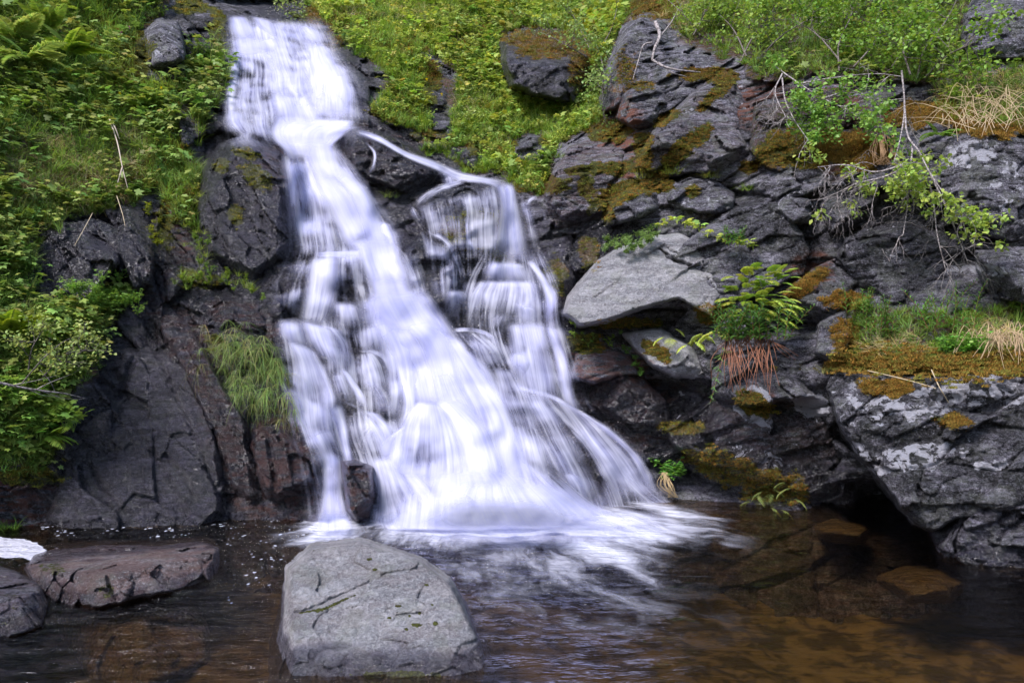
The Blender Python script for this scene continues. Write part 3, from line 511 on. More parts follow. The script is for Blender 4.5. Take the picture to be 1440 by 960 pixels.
rock('submerged_stone', 'small pale elongated stone near the far right shore of the pool', [(1152,742),(1175,738),(1212,748),(1210,758),(1180,756),(1155,750)], m='tan', seed=76, step=1.5, amp=.3, edge=12, rim=.12, Y=6.62, lift=0, tv=.008, nf=9, fs=.004, rsup=(.1,.6), wet=0, warm=0, dark=0, moss=0, lich=0, cat='submerged stone', plunge=.05, wob=1)
soil = veg
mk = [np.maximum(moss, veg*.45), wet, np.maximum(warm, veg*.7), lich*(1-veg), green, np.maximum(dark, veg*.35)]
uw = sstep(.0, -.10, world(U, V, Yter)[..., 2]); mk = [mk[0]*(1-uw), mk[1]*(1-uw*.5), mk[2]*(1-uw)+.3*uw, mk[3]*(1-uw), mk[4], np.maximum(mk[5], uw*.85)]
terrain = put_mesh('hillside', U, V, Yter, None, M['rock'], mk)
tag(terrain, 'rocky mountainside of dark bedrock and soil around the falls', None, None, 'structure')
# ================================================================ pool
gx, gy = np.meshgrid(np.arange(-9, 9.01, .05), np.arange(.2, 9.6, .05))
Pb = np.stack([gx, gy, 0*gx], -1)
dist = np.clip((gy-2.0)/5, 0, 1)
zb = -.38 - .30*sstep(-1, 3, gx) - .10*sstep(4, 7, gy) + .10*fbm(Pb*1.5, 91, 4) + .05*fbm(Pb*5, 92, 3)
f_, c_ = facets(Pb*3.3, 93, .3, .6); zb = zb + .07*np.clip(f_, 0, 1)*sstep(0, .25, c_)
me = mesh_from('pool_bed', np.stack([gx, gy, zb], -1).reshape(-1, 3), [grid_faces(*gx.shape)[:, ::-1]])
tag(link('pool_bed', me, M['silt']), 'brown silty bed of the pool', None, None, 'structure')
gx, gy = np.meshgrid(np.arange(-8, 8.01, .03), np.concatenate([np.arange(1.2, 8.8, .03)]))
pu, pv = gx/gy*F+CU, CV+EYE*F/gy
def pblobs(l, rag=.35): return blobs(l, pu, pv, 17, rag)
foam = np.zeros(gx.shape)
sx, sy = -.5, 7.55
for (cu_, cv_, ru_, rv_, sl_, st_) in [(700,742,150,24,0,1.1),(820,740,130,24,.05,1.1),(890,740,90,13,.12,.7),(830,772,85,16,.32,.6),(880,798,45,8,.45,.4),(960,758,70,8,.14,.28),(740,795,150,36,0,.20),(790,840,200,50,.1,.12),(468,745,36,18,0,1.0),(450,760,60,14,0,.4),(560,748,70,12,0,.35),(940,720,60,8,.2,.6)]:
    foam = np.maximum(foam, st_*np.exp(-(((pu-cu_)/ru_)**2+((pv-cv_-(pu-cu_)*sl_)/rv_)**2)))
foam = foam*(1+.25*fbm(np.stack([gx*2.5, gy*2.5, 0*gx], -1), 15, 3))
fleck_glint = pblobs([(250,735,90,8),(120,742,70,16),(230,745,40,12),(375,745,60,22,0,.9),(350,790,60,45,0,.9),(330,845,50,40,0,.5),(900,830,200,60,0,.12),(250,860,120,70,0,.2)], .3)  # foam flecks; the lower left patch paints ripple glints as white spots
solid = np.maximum(pblobs([(22,774,46,11),(0,765,50,9),(50,780,20,9)], .25), 0)*sstep(85, 60, pu)
roughw = np.clip(.34+.75*np.exp(-(((pu-650)/330)**2+((pv-790)/130)**2)) + .30*sstep(600, 300, pu) - .1*sstep(900, 1200, pu), 0, 1)
ang = np.arctan2(gx-sx, sy+.9-gy); rad = np.hypot(gx-sx, gy-sy-.9)
flow = np.stack([ang*1.4+.10*fbm(np.stack([gx*2.2, gy*2.2, 0*gx], -1), 5, 3), rad, 0*gx], -1)
nz = np.stack([gx, gy*1.7, 0*gx], -1)
z = .010*fbm(nz*4, 95, 4)*(.3+roughw) + .018*np.exp(-(((pu-700)/170)**2+((pv-745)/28)**2))*(1+fbm(nz*3, 96, 3))*2
me = mesh_from('pool_water', np.stack([gx, gy, z], -1).reshape(-1, 3), [grid_faces(*gx.shape)[:, ::-1]], True,
    [('foam', 'FLOAT_COLOR', np.stack([foam, fleck_glint, solid, roughw], -1).reshape(-1, 4)), ('flow', 'FLOAT_VECTOR', flow.reshape(-1, 3))])
tag(link('pool_water', me, M['pool']), 'clear brown pool water with white foam spreading from the falls', None, None, 'structure')
# ================================================================ the waterfall
Denv = box_blur(box_blur(min_filt(D, 4, 3), 3), 3)
Dpr = box_blur(min_filt(D, 1, 1), 1); Db2 = box_blur(box_blur(D, 7), 7)
falls = empty('waterfall', (-1.2, 7.6, 0), 'white silky waterfall tumbling in steps down the dark rocks into the pool', 'waterfall')
def polyl(pts, n):
    p = np.array(pts, float); k = len(p)
    t = np.linspace(0, k-1, n); i = np.clip(t.astype(int), 0, k-2); f = (t-i)[:, None]
    g = np.vstack([2*p[0]-p[1], p, 2*p[-1]-p[-2]])
    a_, b_, c_, d_ = g[i], g[i+1], g[i+2], g[i+3]
    return .5*((2*b_)+(c_-a_)*f+(2*a_-5*b_+4*c_-d_)*f*f+(3*b_-a_-3*c_+d_)*f**3)
class Sheets:
    def __init__(s): s.V, s.F, s.fl, s.de, s.fa, s.n = [], [], [], [], [], 0
    def add(s, L, Rr, dens, bulge=.05, off=.05, ew=None, head=None, tail=None, tight=0, zz=None):
        k = max(len(L), len(Rr)); ln = np.hypot(*np.diff(np.array(L, float), axis=0).T).sum(); ns = int(max(14, ln/3)); wd = max(np.hypot(*(np.array(a_, float)-b_)) for a_, b_ in zip(L, Rr)); ntt = int(max(7, wd/3))
        if ew is None: ew = min(.5, max(.22, 25/wd))
        if head is None: head = min(.4, max(.08, 9/ln))
        if tail is None: tail = min(.6, max(.25, 40/ln))
        A, B = polyl(L, ns), polyl(Rr, ns); t = np.linspace(0, 1, ntt)
        P = A[:, None]*(1-t[None, :, None])+B[:, None]*t[None, :, None]; u, v = P[..., 0], P[..., 1]
        seed = s.n+len(s.V)*13
        wob = fbm(np.stack([u/30, v/24, 0*u+len(s.V)], -1), 7, 2)
        Yd = look(Dpr if tight else Denv, u, v)
        if not tight:
            for _ in range(3): Yd[1:-1] = (Yd[:-2]+2*Yd[1:-1]+Yd[2:])/4
            run = np.minimum.accumulate(Yd, 0); Yd = .65*Yd+.35*np.maximum(run, Yd-.25)
        sv = np.linspace(0, 1, ns)[:, None]
        Yd = Yd - off - .6*bulge*np.sin(np.pi*np.clip(t, 0, 1))[None]**.7*np.sin(np.pi*np.clip(sv, .08, 1)**.6)
        Yd = Yd + .012*wob
        if zz is not None: Yd = (EYE-np.interp(sv, np.linspace(0, 1, len(zz)), zz)-.02*wob)*F/(v-CV)
        W = world(u, v, Yd); dl = np.linalg.norm(np.diff(W, axis=0), axis=2).mean(1); yl = np.concatenate([[0], np.cumsum(dl)])
        wm = np.linalg.norm(W[:, -1]-W[:, 0], axis=1).mean()
        de = np.interp(np.linspace(0, 1, ns), np.linspace(0, 1, len(dens)), dens)[:, None]
        if zz is None:
            led = np.clip((look(Db2, u, v)-look(Dpr, u, v))*1.6, -.22, .28); amt = np.clip(1.35-de, 0, 1)
            de = np.clip(de + amt*(led + .30*fbm(W*np.array([2.6, 2.6, 5.5]), 77, 3)) - .05*amt, 0, 1)
            if tight and wd < 24: de = de*(.72+.45*fbm(W*7, 78, 2))
        e = sstep(0, ew, t)*sstep(1, 1-ew, t); en = fbm(np.stack([np.broadcast_to(sv*6, u.shape), t[None]*3+0*u, 0*u+len(s.V)], -1), 9, 2)
        fa = np.clip(e[None]*(1+.25*en), 0, 1)*sstep(0, head, sv+.002)*sstep(1, 1-tail, sv+.10*en*tail)
        s.V.append(W.reshape(-1, 3)); s.F.append(grid_faces(ns, ntt)+s.n); s.n += ns*ntt
        s.fl.append(np.stack([t[None]*wm+0*u+len(s.V)*3.7+.02*fbm(W*2.2, 19, 2), yl[:, None]+0*u, 0*u+len(s.V)*1.9], -1).reshape(-1, 3)); s.de.append((de+0*u).reshape(-1)); s.fa.append((fa+0*u).reshape(-1))
    def build(s, name, label=None):
        me = mesh_from(name, np.concatenate(s.V)-np.array(falls.location), [np.concatenate(s.F)], True, [('flow', 'FLOAT_VECTOR', np.concatenate(s.fl)), ('dens', 'FLOAT', np.concatenate(s.de)), ('fade', 'FLOAT', np.concatenate(s.fa))])
        o = link(name, me, M['veil'], falls)
        if label: o['label'] = label
        return o
S = Sheets(); A_ = S.add
# haze-thin underlying film over the top cascade
A_([(318,25),(324,80),(320,150),(335,195)], [(440,32),(462,75),(500,120),(502,185)], [.45,.5,.5,.5], ew=.06)
A_([(315,20),(320,45),(322,80)], [(352,22),(364,42),(378,60)], [.95,.95,.8])
A_([(345,20),(354,32),(376,58)], [(388,28),(394,48),(402,62)], [.85,.9,.8])
A_([(390,30),(396,45)], [(402,30),(404,52)], [.55,.6])
A_([(410,30),(424,48),(432,66)], [(447,38),(455,54),(459,70)], [.7,.75,.9])
A_([(321,48),(324,66),(325,86)], [(398,52),(406,66),(410,92)], [.9,.95,.9])
A_([(325,74),(320,110),(313,150),(316,196)], [(342,76),(339,102),(337,132),(348,198)], [.9,.8,.75,.7])
A_([(334,78),(333,120),(343,175)], [(368,86),(378,124),(384,175)], [.3,.15,.3])
A_([(345,76),(366,90),(376,122),(381,168)], [(404,66),(412,98),(416,130),(425,175)], [.95,.95,.95,.85])
A_([(396,80),(402,118),(406,165)], [(436,66),(436,100),(440,165)], [.75,.62,.8])
A_([(404,140),(410,165)], [(440,120),(448,165)], [.85,.9])
A_([(426,62),(424,100),(428,150),(430,185)], [(458,60),(478,85),(498,118),(503,180)], [.95,.95,.85,.9])
A_([(440,86),(438,120),(436,165)], [(490,90),(502,130),(503,180)], [.9,.85,.8])
A_([(372,126),(376,158),(380,190)], [(440,138),(458,165),(470,196)], [.95,.9,.95])
A_([(440,118),(440,140),(436,170)], [(482,128),(492,150),(495,180)], [.9,.75,.6])
A_([(312,148),(316,176),(332,194)], [(350,158),(356,178),(376,204)], [.75,.75,.7])
A_([(344,158),(350,178),(366,204)], [(384,158),(384,180),(392,212)], [.6,.65,.7])
A_([(384,160),(376,190),(396,212),(410,236)], [(505,168),(492,186),(470,206),(466,238)], [.9,1,1,1], ew=.12)
A_([(400,165),(384,185),(400,216)], [(520,178),(480,190),(468,216)], [1,1,1], off=.09, head=.3)
A_([(306,26),(312,100),(304,170),(320,215)], [(462,26),(490,80),(520,130),(520,205)], [.5,.5,.48,.45], ew=.18, off=.02)
S.build('top_cascade')
S = Sheets(); A_ = S.add
A_([(392,205),(396,280),(398,350),(380,400),(372,460)], [(478,205),(530,270),(572,330),(600,400),(626,462)], [.6,.5,.42,.38,.34], ew=.16, off=.02)
A_([(420,190),(430,230),(446,262)], [(480,190),(486,232),(502,262)], [1,1,1], off=.12, head=.4, tail=.5)
A_([(400,226),(403,270),(406,320),(412,366)], [(440,226),(470,280),(482,330),(490,368)], [.85,.7,.62,.6])
A_([(404,224),(410,262),(416,310),(418,360)], [(436,226),(448,262),(456,310),(462,360)], [.7,.5,.42,.45], off=.09)
A_([(428,222),(440,270),(464,320),(486,372)], [(468,216),(506,256),(534,296),(562,362)], [1,1,1,1])
A_([(452,236),(486,280),(506,330),(512,380)], [(470,222),(520,262),(542,306),(566,372)], [1,1,1,1], off=.10)
A_([(480,340),(508,366),(514,405),(520,446)], [(552,320),(566,352),(582,392),(606,448)], [1,1,1,1])
A_([(524,310),(526,335),(536,368)], [(548,310),(566,334),(574,372)], [.8,.75,.6], bulge=.12)
A_([(548,340),(566,370),(590,430)], [(572,356),(590,390),(612,450)], [.45,.4,.35])
A_([(430,362),(412,396),(398,446)], [(446,364),(430,402),(424,446)], [.35,.4,.35])
A_([(430,360),(424,400),(418,440),(416,458)], [(484,356),(484,395),(474,435),(466,462)], [.98,.85,.7,.65], bulge=.14)
A_([(478,357),(480,392),(480,432)], [(504,356),(514,384),(518,430)], [.75,.32,.30], bulge=.10)
A_([(438,354),(440,362)], [(520,350),(520,366)], [.9,.9], head=.3, tail=.3)
A_([(460,424),(456,470)], [(506,422),(524,474)], [.6,.4], bulge=.0)
A_([(500,420),(504,474)], [(540,416),(556,474)], [.7,.7], bulge=.0)
A_([(490,330),(500,370),(508,410)], [(556,320),(574,372),(596,412)], [1,1,1], off=.12, head=.4, tail=.5)
S.build('upper_stream')
S = Sheets(); A_ = S.add
A_([(376,440),(388,520),(400,600),(420,680),(430,738)], [(560,440),(570,520),(572,600),(600,680),(620,738)], [.40,.38,.36,.38,.45], ew=.14, off=.02, tail=.04)
A_([(386,448),(388,470),(398,486)], [(430,446),(440,480),(446,500)], [.95,.8,.7], bulge=.12)
A_([(415,446),(424,478),(440,505),(455,530)], [(474,462),(484,486),(487,505),(492,530)], [.95,.75,.5,.35], bulge=.14)
A_([(452,454),(470,480),(484,528)], [(480,462),(496,490),(499,528)], [.75,.7,.55])
A_([(398,474),(408,510),(410,560),(416,600),(432,640)], [(440,486),(458,520),(474,560),(474,600),(490,640)], [.95,.75,.62,.55,.5], bulge=.10)
A_([(425,486),(440,520),(452,560),(455,600)], [(446,492),(464,526),(478,566),(476,600)], [.7,.7,.65,.4])
A_([(404,520),(406,560),(420,610),(440,660)], [(424,520),(432,560),(446,610),(462,660)], [.5,.45,.45,.5])
A_([(462,526),(468,560),(476,592)], [(484,520),(500,550),(514,586)], [.65,.5,.4])
A_([(476,516),(494,548),(508,582)], [(487,518),(511,552),(524,582)], [.9,.9,.85], bulge=.02, ew=.3)
A_([(500,462),(496,490),(494,512)], [(536,450),(550,480),(556,512)], [.55,.5,.5])
A_([(500,494),(500,530),(516,578)], [(530,494),(554,516),(560,580)], [.6,.40,.50], bulge=.14)
A_([(504,491),(530,492),(548,508),(556,540)], [(504,495),(527,499),(543,514),(549,540)], [.8,.9,.9,.6], bulge=0, ew=.3, tight=1)
A_([(495,524),(496,508),(504,505)], [(499,526),(501,512),(512,512)], [.7,.8,.7], bulge=0, ew=.3, tight=1)
A_([(500,530),(520,560),(532,590)], [(540,536),(552,560),(556,590)], [.65,.6,.6])
A_([(516,438),(534,480),(552,520),(562,560),(548,600)], [(556,438),(590,500),(592,560),(590,600),(580,620)], [.95,.9,.85,.8,.8])
A_([(520,450),(530,490),(540,540),(540,592)], [(560,450),(572,500),(574,550),(566,592)], [.7,.72,.65,.6])
A_([(458,574),(470,604),(480,640),(478,664)], [(484,562),(492,600),(498,640),(512,664)], [.85,.9,.85,.8])
A_([(470,562),(500,580),(520,610),(530,650)], [(500,566),(524,584),(548,620),(556,650)], [.6,.5,.55,.6])
A_([(505,576),(528,600),(538,640)], [(534,578),(556,606),(560,640)], [.9,.85,.8])
A_([(520,590),(500,612),(498,650)], [(545,600),(530,622),(524,650)], [.45,.35,.4])
A_([(420,600),(442,640),(450,680),(440,736)], [(474,600),(486,640),(486,690),(498,736)], [.55,.75,.78,.85], tail=.04)
A_([(452,630),(452,680),(444,738)], [(482,640),(478,690),(494,738)], [.7,.75,.9], tail=.04)
A_([(522,646),(524,690),(516,738)], [(552,640),(582,684),(612,738)], [.8,.6,.62], tail=.04, bulge=.12)
A_([(566,600),(534,622),(524,656)], [(576,594),(560,622),(556,658)], [.98,1,.9])
A_([(545,636),(566,676),(590,728)], [(562,626),(602,680),(650,728)], [.9,.85,.95], tail=.05)
S.build('left_cascade')
S = Sheets(); A_ = S.add
A_([(504,410),(520,470),(540,540),(545,620),(550,735)], [(600,400),(650,470),(710,560),(770,650),(860,735)], [.9,.75,.55,.5,.75], ew=.2, off=.03, tail=.03)
A_([(508,408),(524,442),(544,480)], [(592,400),(618,440),(650,480)], [1,1,1], off=.13, head=.4, tail=.5)
A_([(518,436),(544,480),(560,530),(566,580)], [(606,434),(650,486),(676,540),(704,610)], [1,1,1,1])
A_([(540,440),(580,480),(600,530),(606,580)], [(600,440),(636,480),(656,540),(672,600)], [1,1,1,1], off=.12)
A_([(588,470),(612,540),(626,600),(640,735)], [(646,470),(696,540),(730,600),(752,735)], [.95,.88,.82,.9], off=.09, tail=.03)
A_([(600,520),(606,570),(612,640),(620,690)], [(640,520),(676,580),(700,640),(716,690)], [.6,.75,.8,.9], off=.13)
A_([(586,562),(560,590),(546,640),(540,680)], [(622,564),(648,600),(664,650),(668,690)], [1,.85,.62,.8], bulge=.2, off=.12)
A_([(600,563),(620,590),(640,640),(640,690)], [(650,560),(690,600),(712,650),(720,690)], [1,.95,.9,.95], bulge=.15, off=.14)
A_([(548,610),(544,640),(540,670)], [(580,590),(574,640),(566,680)], [.5,.6,.7], off=.15)
A_([(610,656),(588,690),(566,742)], [(720,650),(770,690),(800,742)], [.9,1,1], bulge=.25, off=.22, tail=.03, head=.4)
A_([(640,670),(606,700),(584,746)], [(770,668),(830,704),(880,742)], [.6,.9,1], bulge=.22, off=.30, tail=.03, head=.45)
A_([(560,680),(550,710),(540,744)], [(680,690),(690,716),(700,748)], [.5,.8,1], bulge=.15, off=.35, tail=.02, head=.4)
A_([(640,478),(664,540),(694,620),(700,716)], [(694,516),(724,590),(752,660),(780,716)], [.8,.75,.75,.85])
S.build('main_stream')
S = Sheets(); A_ = S.add
A_([(676,350),(640,410),(640,480),(680,560),(720,640),(760,735)], [(762,345),(794,410),(806,480),(836,570),(910,640),(950,728)], [.42,.40,.38,.36,.38,.45], ew=.12, off=.02, tail=.03)
A_([(496,178),(530,188),(570,211),(610,224),(650,240),(700,251),(722,256)], [(500,192),(533,202),(573,224),(618,243),(642,256),(688,262),(722,292)], [.4,.5,.68,.75,.72,.8,.85], bulge=.02, tight=1, ew=.4)
A_([(512,200),(524,215),(523,232),(514,250)], [(517,199),(529,214),(528,233),(518,251)], [.7,.85,.8,.7], bulge=0, tight=1, ew=.35)
A_([(612,238),(618,250),(622,264)], [(640,246),(644,256),(640,264)], [.55,.5,.4], tight=1)
A_([(650,250),(612,262),(590,276),(574,290)], [(656,258),(622,270),(600,284),(586,298)], [.6,.45,.5,.6], bulge=0, tight=1, ew=.4)
A_([(584,290),(592,330),(600,390),(612,430)], [(700,256),(706,300),(704,360),(690,410)], [.42,.36,.36,.32], tight=1, ew=.08)
A_([(572,288),(580,306),(598,328),(620,340),(632,356),(642,385),(640,412)], [(580,286),(590,302),(608,322),(626,332),(644,352),(656,388),(656,414)], [.6,.55,.6,.7,.8,.7,.6], bulge=.0, tight=1, ew=.4)
A_([(604,284),(606,305),(600,322)], [(609,284),(611,307),(606,324)], [.6,.7,.6], tight=1, bulge=0, ew=.35)
A_([(656,280),(654,320),(658,346),(670,375),(678,400)], [(661,280),(659,320),(666,346),(680,375),(690,398)], [.5,.65,.7,.65,.5], tight=1, bulge=0, ew=.35)
A_([(683,268),(681,300),(676,330)], [(688,268),(686,300),(682,330)], [.5,.6,.4], tight=1, bulge=0, ew=.35)
A_([(564,370),(570,410),(580,450),(600,470)], [(590,350),(606,400),(612,440),(625,465)], [.35,.32,.3,.3], tight=1)
A_([(624,330),(618,380),(622,430)], [(628,330),(624,380),(628,430)], [.4,.5,.4], tight=1, bulge=0, ew=.35)
A_([(694,258),(700,290),(692,330),(684,370)], [(724,256),(732,290),(744,335),(752,374)], [.95,.85,.85,.92], bulge=.08)
A_([(706,262),(708,300),(704,340),(704,370)], [(724,260),(728,300),(736,340),(742,370)], [.9,.85,.8,.8], off=.09)
A_([(728,282),(734,315),(742,360)], [(746,280),(754,314),(768,360)], [.55,.42,.45])
A_([(738,286),(745,276),(758,272)], [(742,292),(750,284),(764,278)], [.6,.8,.85], tight=1)
A_([(756,290),(762,330),(768,380)], [(766,290),(774,330),(782,380)], [.3,.25,.2], tight=1)
A_([(688,366),(676,384),(670,402)], [(738,368),(748,384),(764,408)], [.9,.8,.75], bulge=.14)
A_([(676,392),(664,412),(658,440),(664,466)], [(756,394),(766,414),(764,440),(754,466)], [.95,.6,.42,.42], bulge=.16)
A_([(674,392),(660,410),(652,440),(654,466)], [(690,396),(680,420),(676,444),(678,466)], [.7,.65,.55,.55])
A_([(626,406),(620,428),(618,452)], [(654,406),(668,424),(670,466)], [.9,.55,.42], bulge=.14)
A_([(736,366),(756,396),(764,430),(758,464)], [(752,364),(774,396),(786,414),(782,462)], [.95,.98,1,.9], bulge=.08)
A_([(716,424),(720,440),(714,470)], [(746,424),(760,440),(760,470)], [.85,.7,.7], bulge=.1)
A_([(690,440),(680,458),(670,480)], [(722,440),(716,458),(712,484)], [.6,.5,.5])
A_([(636,461),(660,460),(684,465),(700,478),(714,492)], [(636,468),(660,467),(682,472),(697,484),(711,498)], [.85,.9,.9,.85,.6], bulge=0, tight=1, ew=.3)
A_([(630,464),(650,490),(676,510)], [(684,466),(712,488),(716,516)], [.6,.38,.36], bulge=.14)
A_([(708,452),(712,490),(716,540),(722,556)], [(770,452),(782,500),(796,560),(806,586)], [.9,.72,.6,.6], bulge=.1)
A_([(762,456),(776,500),(784,550),(792,574)], [(784,458),(800,505),(812,562),(822,592)], [.98,.92,.88,.85], bulge=.06)
A_([(716,494),(708,516),(710,552)], [(748,496),(764,520),(766,556)], [.9,.55,.5], bulge=.12)
A_([(688,512),(696,556),(710,600),(724,700)], [(724,520),(744,552),(764,600),(800,712)], [.75,.62,.58,.7])
A_([(726,546),(748,600),(776,660),(800,716)], [(770,550),(802,600),(834,660),(860,716)], [.75,.6,.56,.7], bulge=.1)
A_([(724,540),(760,548),(790,560),(820,582)], [(724,548),(758,556),(788,568),(816,590)], [.7,.8,.8,.7], bulge=0, ew=.3)
A_([(770,552),(800,600),(832,650),(856,712)], [(822,578),(862,610),(904,654),(930,704)], [.85,.72,.66,.75], bulge=.12)
A_([(800,574),(846,608),(882,640),(904,690)], [(822,578),(866,606),(908,650),(932,702)], [.75,.8,.7,.7], off=.1)
A_([(784,664),(796,690),(806,716)], [(812,662),(832,684),(840,716)], [.85,.7,.7], bulge=.1)
A_([(720,640),(760,690),(790,728)], [(760,640),(830,700),(880,728)], [.4,.7,.9], bulge=.2, off=.16, tail=.03, head=.4)
A_([(850,660),(880,690),(910,716)], [(900,650),(930,690),(960,712)], [.4,.6,.7], bulge=.1, tail=.06, head=.4)
S.build('side_stream')
S = Sheets(); A_ = S.add
A_([(575,712),(560,735),(562,750),(600,776)], [(830,712),(880,733),(915,748),(880,778)], [.6,1,.95,.4], zz=[.30,.16,.05,.012], head=.35, tail=.6, ew=.3)
A_([(600,690),(590,725),(585,750)], [(780,690),(820,725),(850,750)], [.7,1,1], zz=[.55,.28,.05], head=.5, tail=.5, ew=.35)
A_([(760,712),(800,735),(850,758),(890,785)], [(900,706),(940,722),(975,740),(985,758)], [.4,.5,.35,.15], zz=[.22,.10,.04,.012], head=.4, tail=.6, ew=.3)
A_([(446,714),(440,735),(436,760)], [(492,714),(498,735),(504,760)], [.7,.95,.5], zz=[.22,.08,.012], head=.4, tail=.5, ew=.3)
A_([(520,716),(520,735),(530,752)], [(600,716),(610,735),(620,752)], [.5,.7,.4], zz=[.2,.08,.012], head=.4, tail=.5, ew=.3)
S.build('base_spray')
# ================================================================ plants
def T(v, f): return np.array(v, float), [np.array(x, int) for x in f]
def join(parts):                      # [(V, [faces..], C)]
    Vs, F3, F4, Cs, n = [], [], [], [], 0
    for v_, fs, c in parts:
        Vs.append(v_); Cs.append(np.broadcast_to(np.asarray(c, float), (len(v_), 3)))
        for f in fs: (F3 if f.shape[1] == 3 else F4).append(f+n)
        n += len(v_)
    return np.concatenate(Vs), ([np.concatenate(F3)] if F3 else [])+([np.concatenate(F4)] if F4 else []), np.concatenate(Cs)
def basis(dirs, roll):
    y = dirs/np.linalg.norm(dirs, axis=-1, keepdims=True); up = np.where(np.abs(y[:, 2:3]) > .95, [[1., 0, 0]], [[0, 0, 1.]])
    x = np.cross(y, up); x /= np.linalg.norm(x, axis=-1, keepdims=True); z = np.cross(x, y)
    c, s_ = np.cos(roll)[:, None], np.sin(roll)[:, None]; x2 = x*c+z*s_; z2 = -x*s_+z*c
    return np.stack([x2, y, z2], -1)  # columns
def inst(tp, pos, B, scale, colr=None, jit=0.0, r_=None):
    """many copies of one template (V, faces, C) as one (V, faces, C)"""
    tv, tf, tc = tp; n, k = len(pos), len(tv); sc_ = np.broadcast_to(np.asarray(scale, float), (n,)) if np.ndim(scale) < 2 else scale
    q = tv[None]*(sc_[:, None, None] if np.ndim(sc_) == 1 else sc_[:, None, :])
    W = np.einsum('nij,nkj->nki', B, q)+pos[:, None]
    C = np.broadcast_to(tc[None], (n, k, 3)).copy()
    if colr is not None: C = C*colr[:, None, :]
    fs = [(f[None]+(np.arange(n)*k)[:, None, None]).reshape(-1, f.shape[1]) for f in tf]
    return W.reshape(-1, 3), fs, C.reshape(-1, 3)
def blade(w_=.03, droop=.4, n=4):
    v_, f = [], []
    for i in range(n+1):
        t = i/n; ww = w_*(1-t)**.7*(.6+.4*min(1, t*4)); yy = t*(1-.3*droop*t); zz = -droop*.75*t**2.2
        v_ += [(-ww, yy, zz+.3*ww), (ww, yy, zz+.3*ww)]
        if i < n: f.append((2*i, 2*i+1, 2*i+3, 2*i+2))
    return T(v_, [f])
def leaf(wd=.28, fold=.06, droop=.12):
    return T([(0, 0, 0), (-wd, .42, fold), (wd, .42, fold), (0, .45, 0), (-wd*.6, .75, fold-droop*.4), (wd*.6, .75, fold-droop*.4), (0, 1, -droop)], [[(0, 2, 3), (0, 3, 1), (3, 5, 6), (3, 6, 4)], [(3, 2, 5, 5)][:0] or [(1, 3, 6, 4)][:0] or [(3, 2, 5), (1, 3, 4)]])
def leafT(wd=.28, fold=.06, droop=.12):
    v_ = np.array([(0, 0, 0), (-wd, .40, fold), (wd, .40, fold), (0, .45, 0), (-wd*.62, .75, fold-droop*.4), (wd*.62, .75, fold-droop*.4), (0, 1, -droop)])
    return v_, [np.array([(0, 2, 3), (0, 3, 1), (3, 2, 5), (1, 3, 4), (3, 5, 6), (3, 6, 4)])]
W1 = np.ones(3)
def colT(t, c): return t[0], t[1], np.broadcast_to(np.asarray(c, float), (len(t[0]), 3)).copy()
def rotz(a_): c, s_ = math.cos(a_), math.sin(a_); return np.array([[c, -s_, 0], [s_, c, 0], [0, 0, 1.]])
def tube(pts, r0, r1, sides=5, colr=(1, 1, 1), wob=0, r_=None):
    p = np.array(pts, float); n = len(p); tg = np.gradient(p, axis=0); tg /= np.linalg.norm(tg, axis=1, keepdims=True)+1e-9
    x = np.cross(tg, [.1, .9, .2]); x /= np.linalg.norm(x, axis=1, keepdims=True)+1e-9; y = np.cross(tg, x)
    rad = np.linspace(r0, r1, n)
    if wob: rad = rad*(1+wob*np.sin(np.arange(n)*2.1)*.5)
    a_ = np.arange(sides)*2*np.pi/sides
    V_ = p[:, None]+rad[:, None, None]*(x[:, None]*np.cos(a_)[None, :, None]+y[:, None]*np.sin(a_)[None, :, None])
    i = np.arange(n*sides).reshape(n, sides); j = np.roll(i, -1, 1)
    f = np.stack([i[:-1], j[:-1], j[1:], i[1:]], -1).reshape(-1, 4)
    return V_.reshape(-1, 3), [f], np.broadcast_to(np.asarray(colr, float), (n*sides, 3)).copy()
def spline(pts, n): 
    p = np.array(pts, float); k = len(p); t = np.linspace(0, k-1, n); i = np.clip(t.astype(int), 0, k-2); f = (t-i)[:, None]
    g = np.vstack([2*p[0]-p[1], p, 2*p[-1]-p[-2]]); a_, b_, c_, d_ = g[i], g[i+1], g[i+2], g[i+3]
    return .5*((2*b_)+(c_-a_)*f+(2*a_-5*b_+4*c_-d_)*f*f+(3*b_-a_-3*c_+d_)*f**3)
G1, G2, G3 = (.14, .26, .05), (.24, .37, .08), (.33, .43, .11)      # leaf greens
def vary(r_, n, a_=.18, hue=.12): return np.clip(1+a_*r_.normal(size=(n, 1))+hue*r_.normal(size=(n, 3))*[1, .3, .5], .35, 1.9)
def palm(c=W1, r_=None):
    t = leafT(.30, .03, .10); ps = []
    for an, ln in ((-1.75, .6), (-.9, .85), (0, 1), (.9, .85), (1.75, .6)):
        m_ = rotz(-an); ps.append((t[0]@m_.T*ln, t[1], c))
    return join(ps)
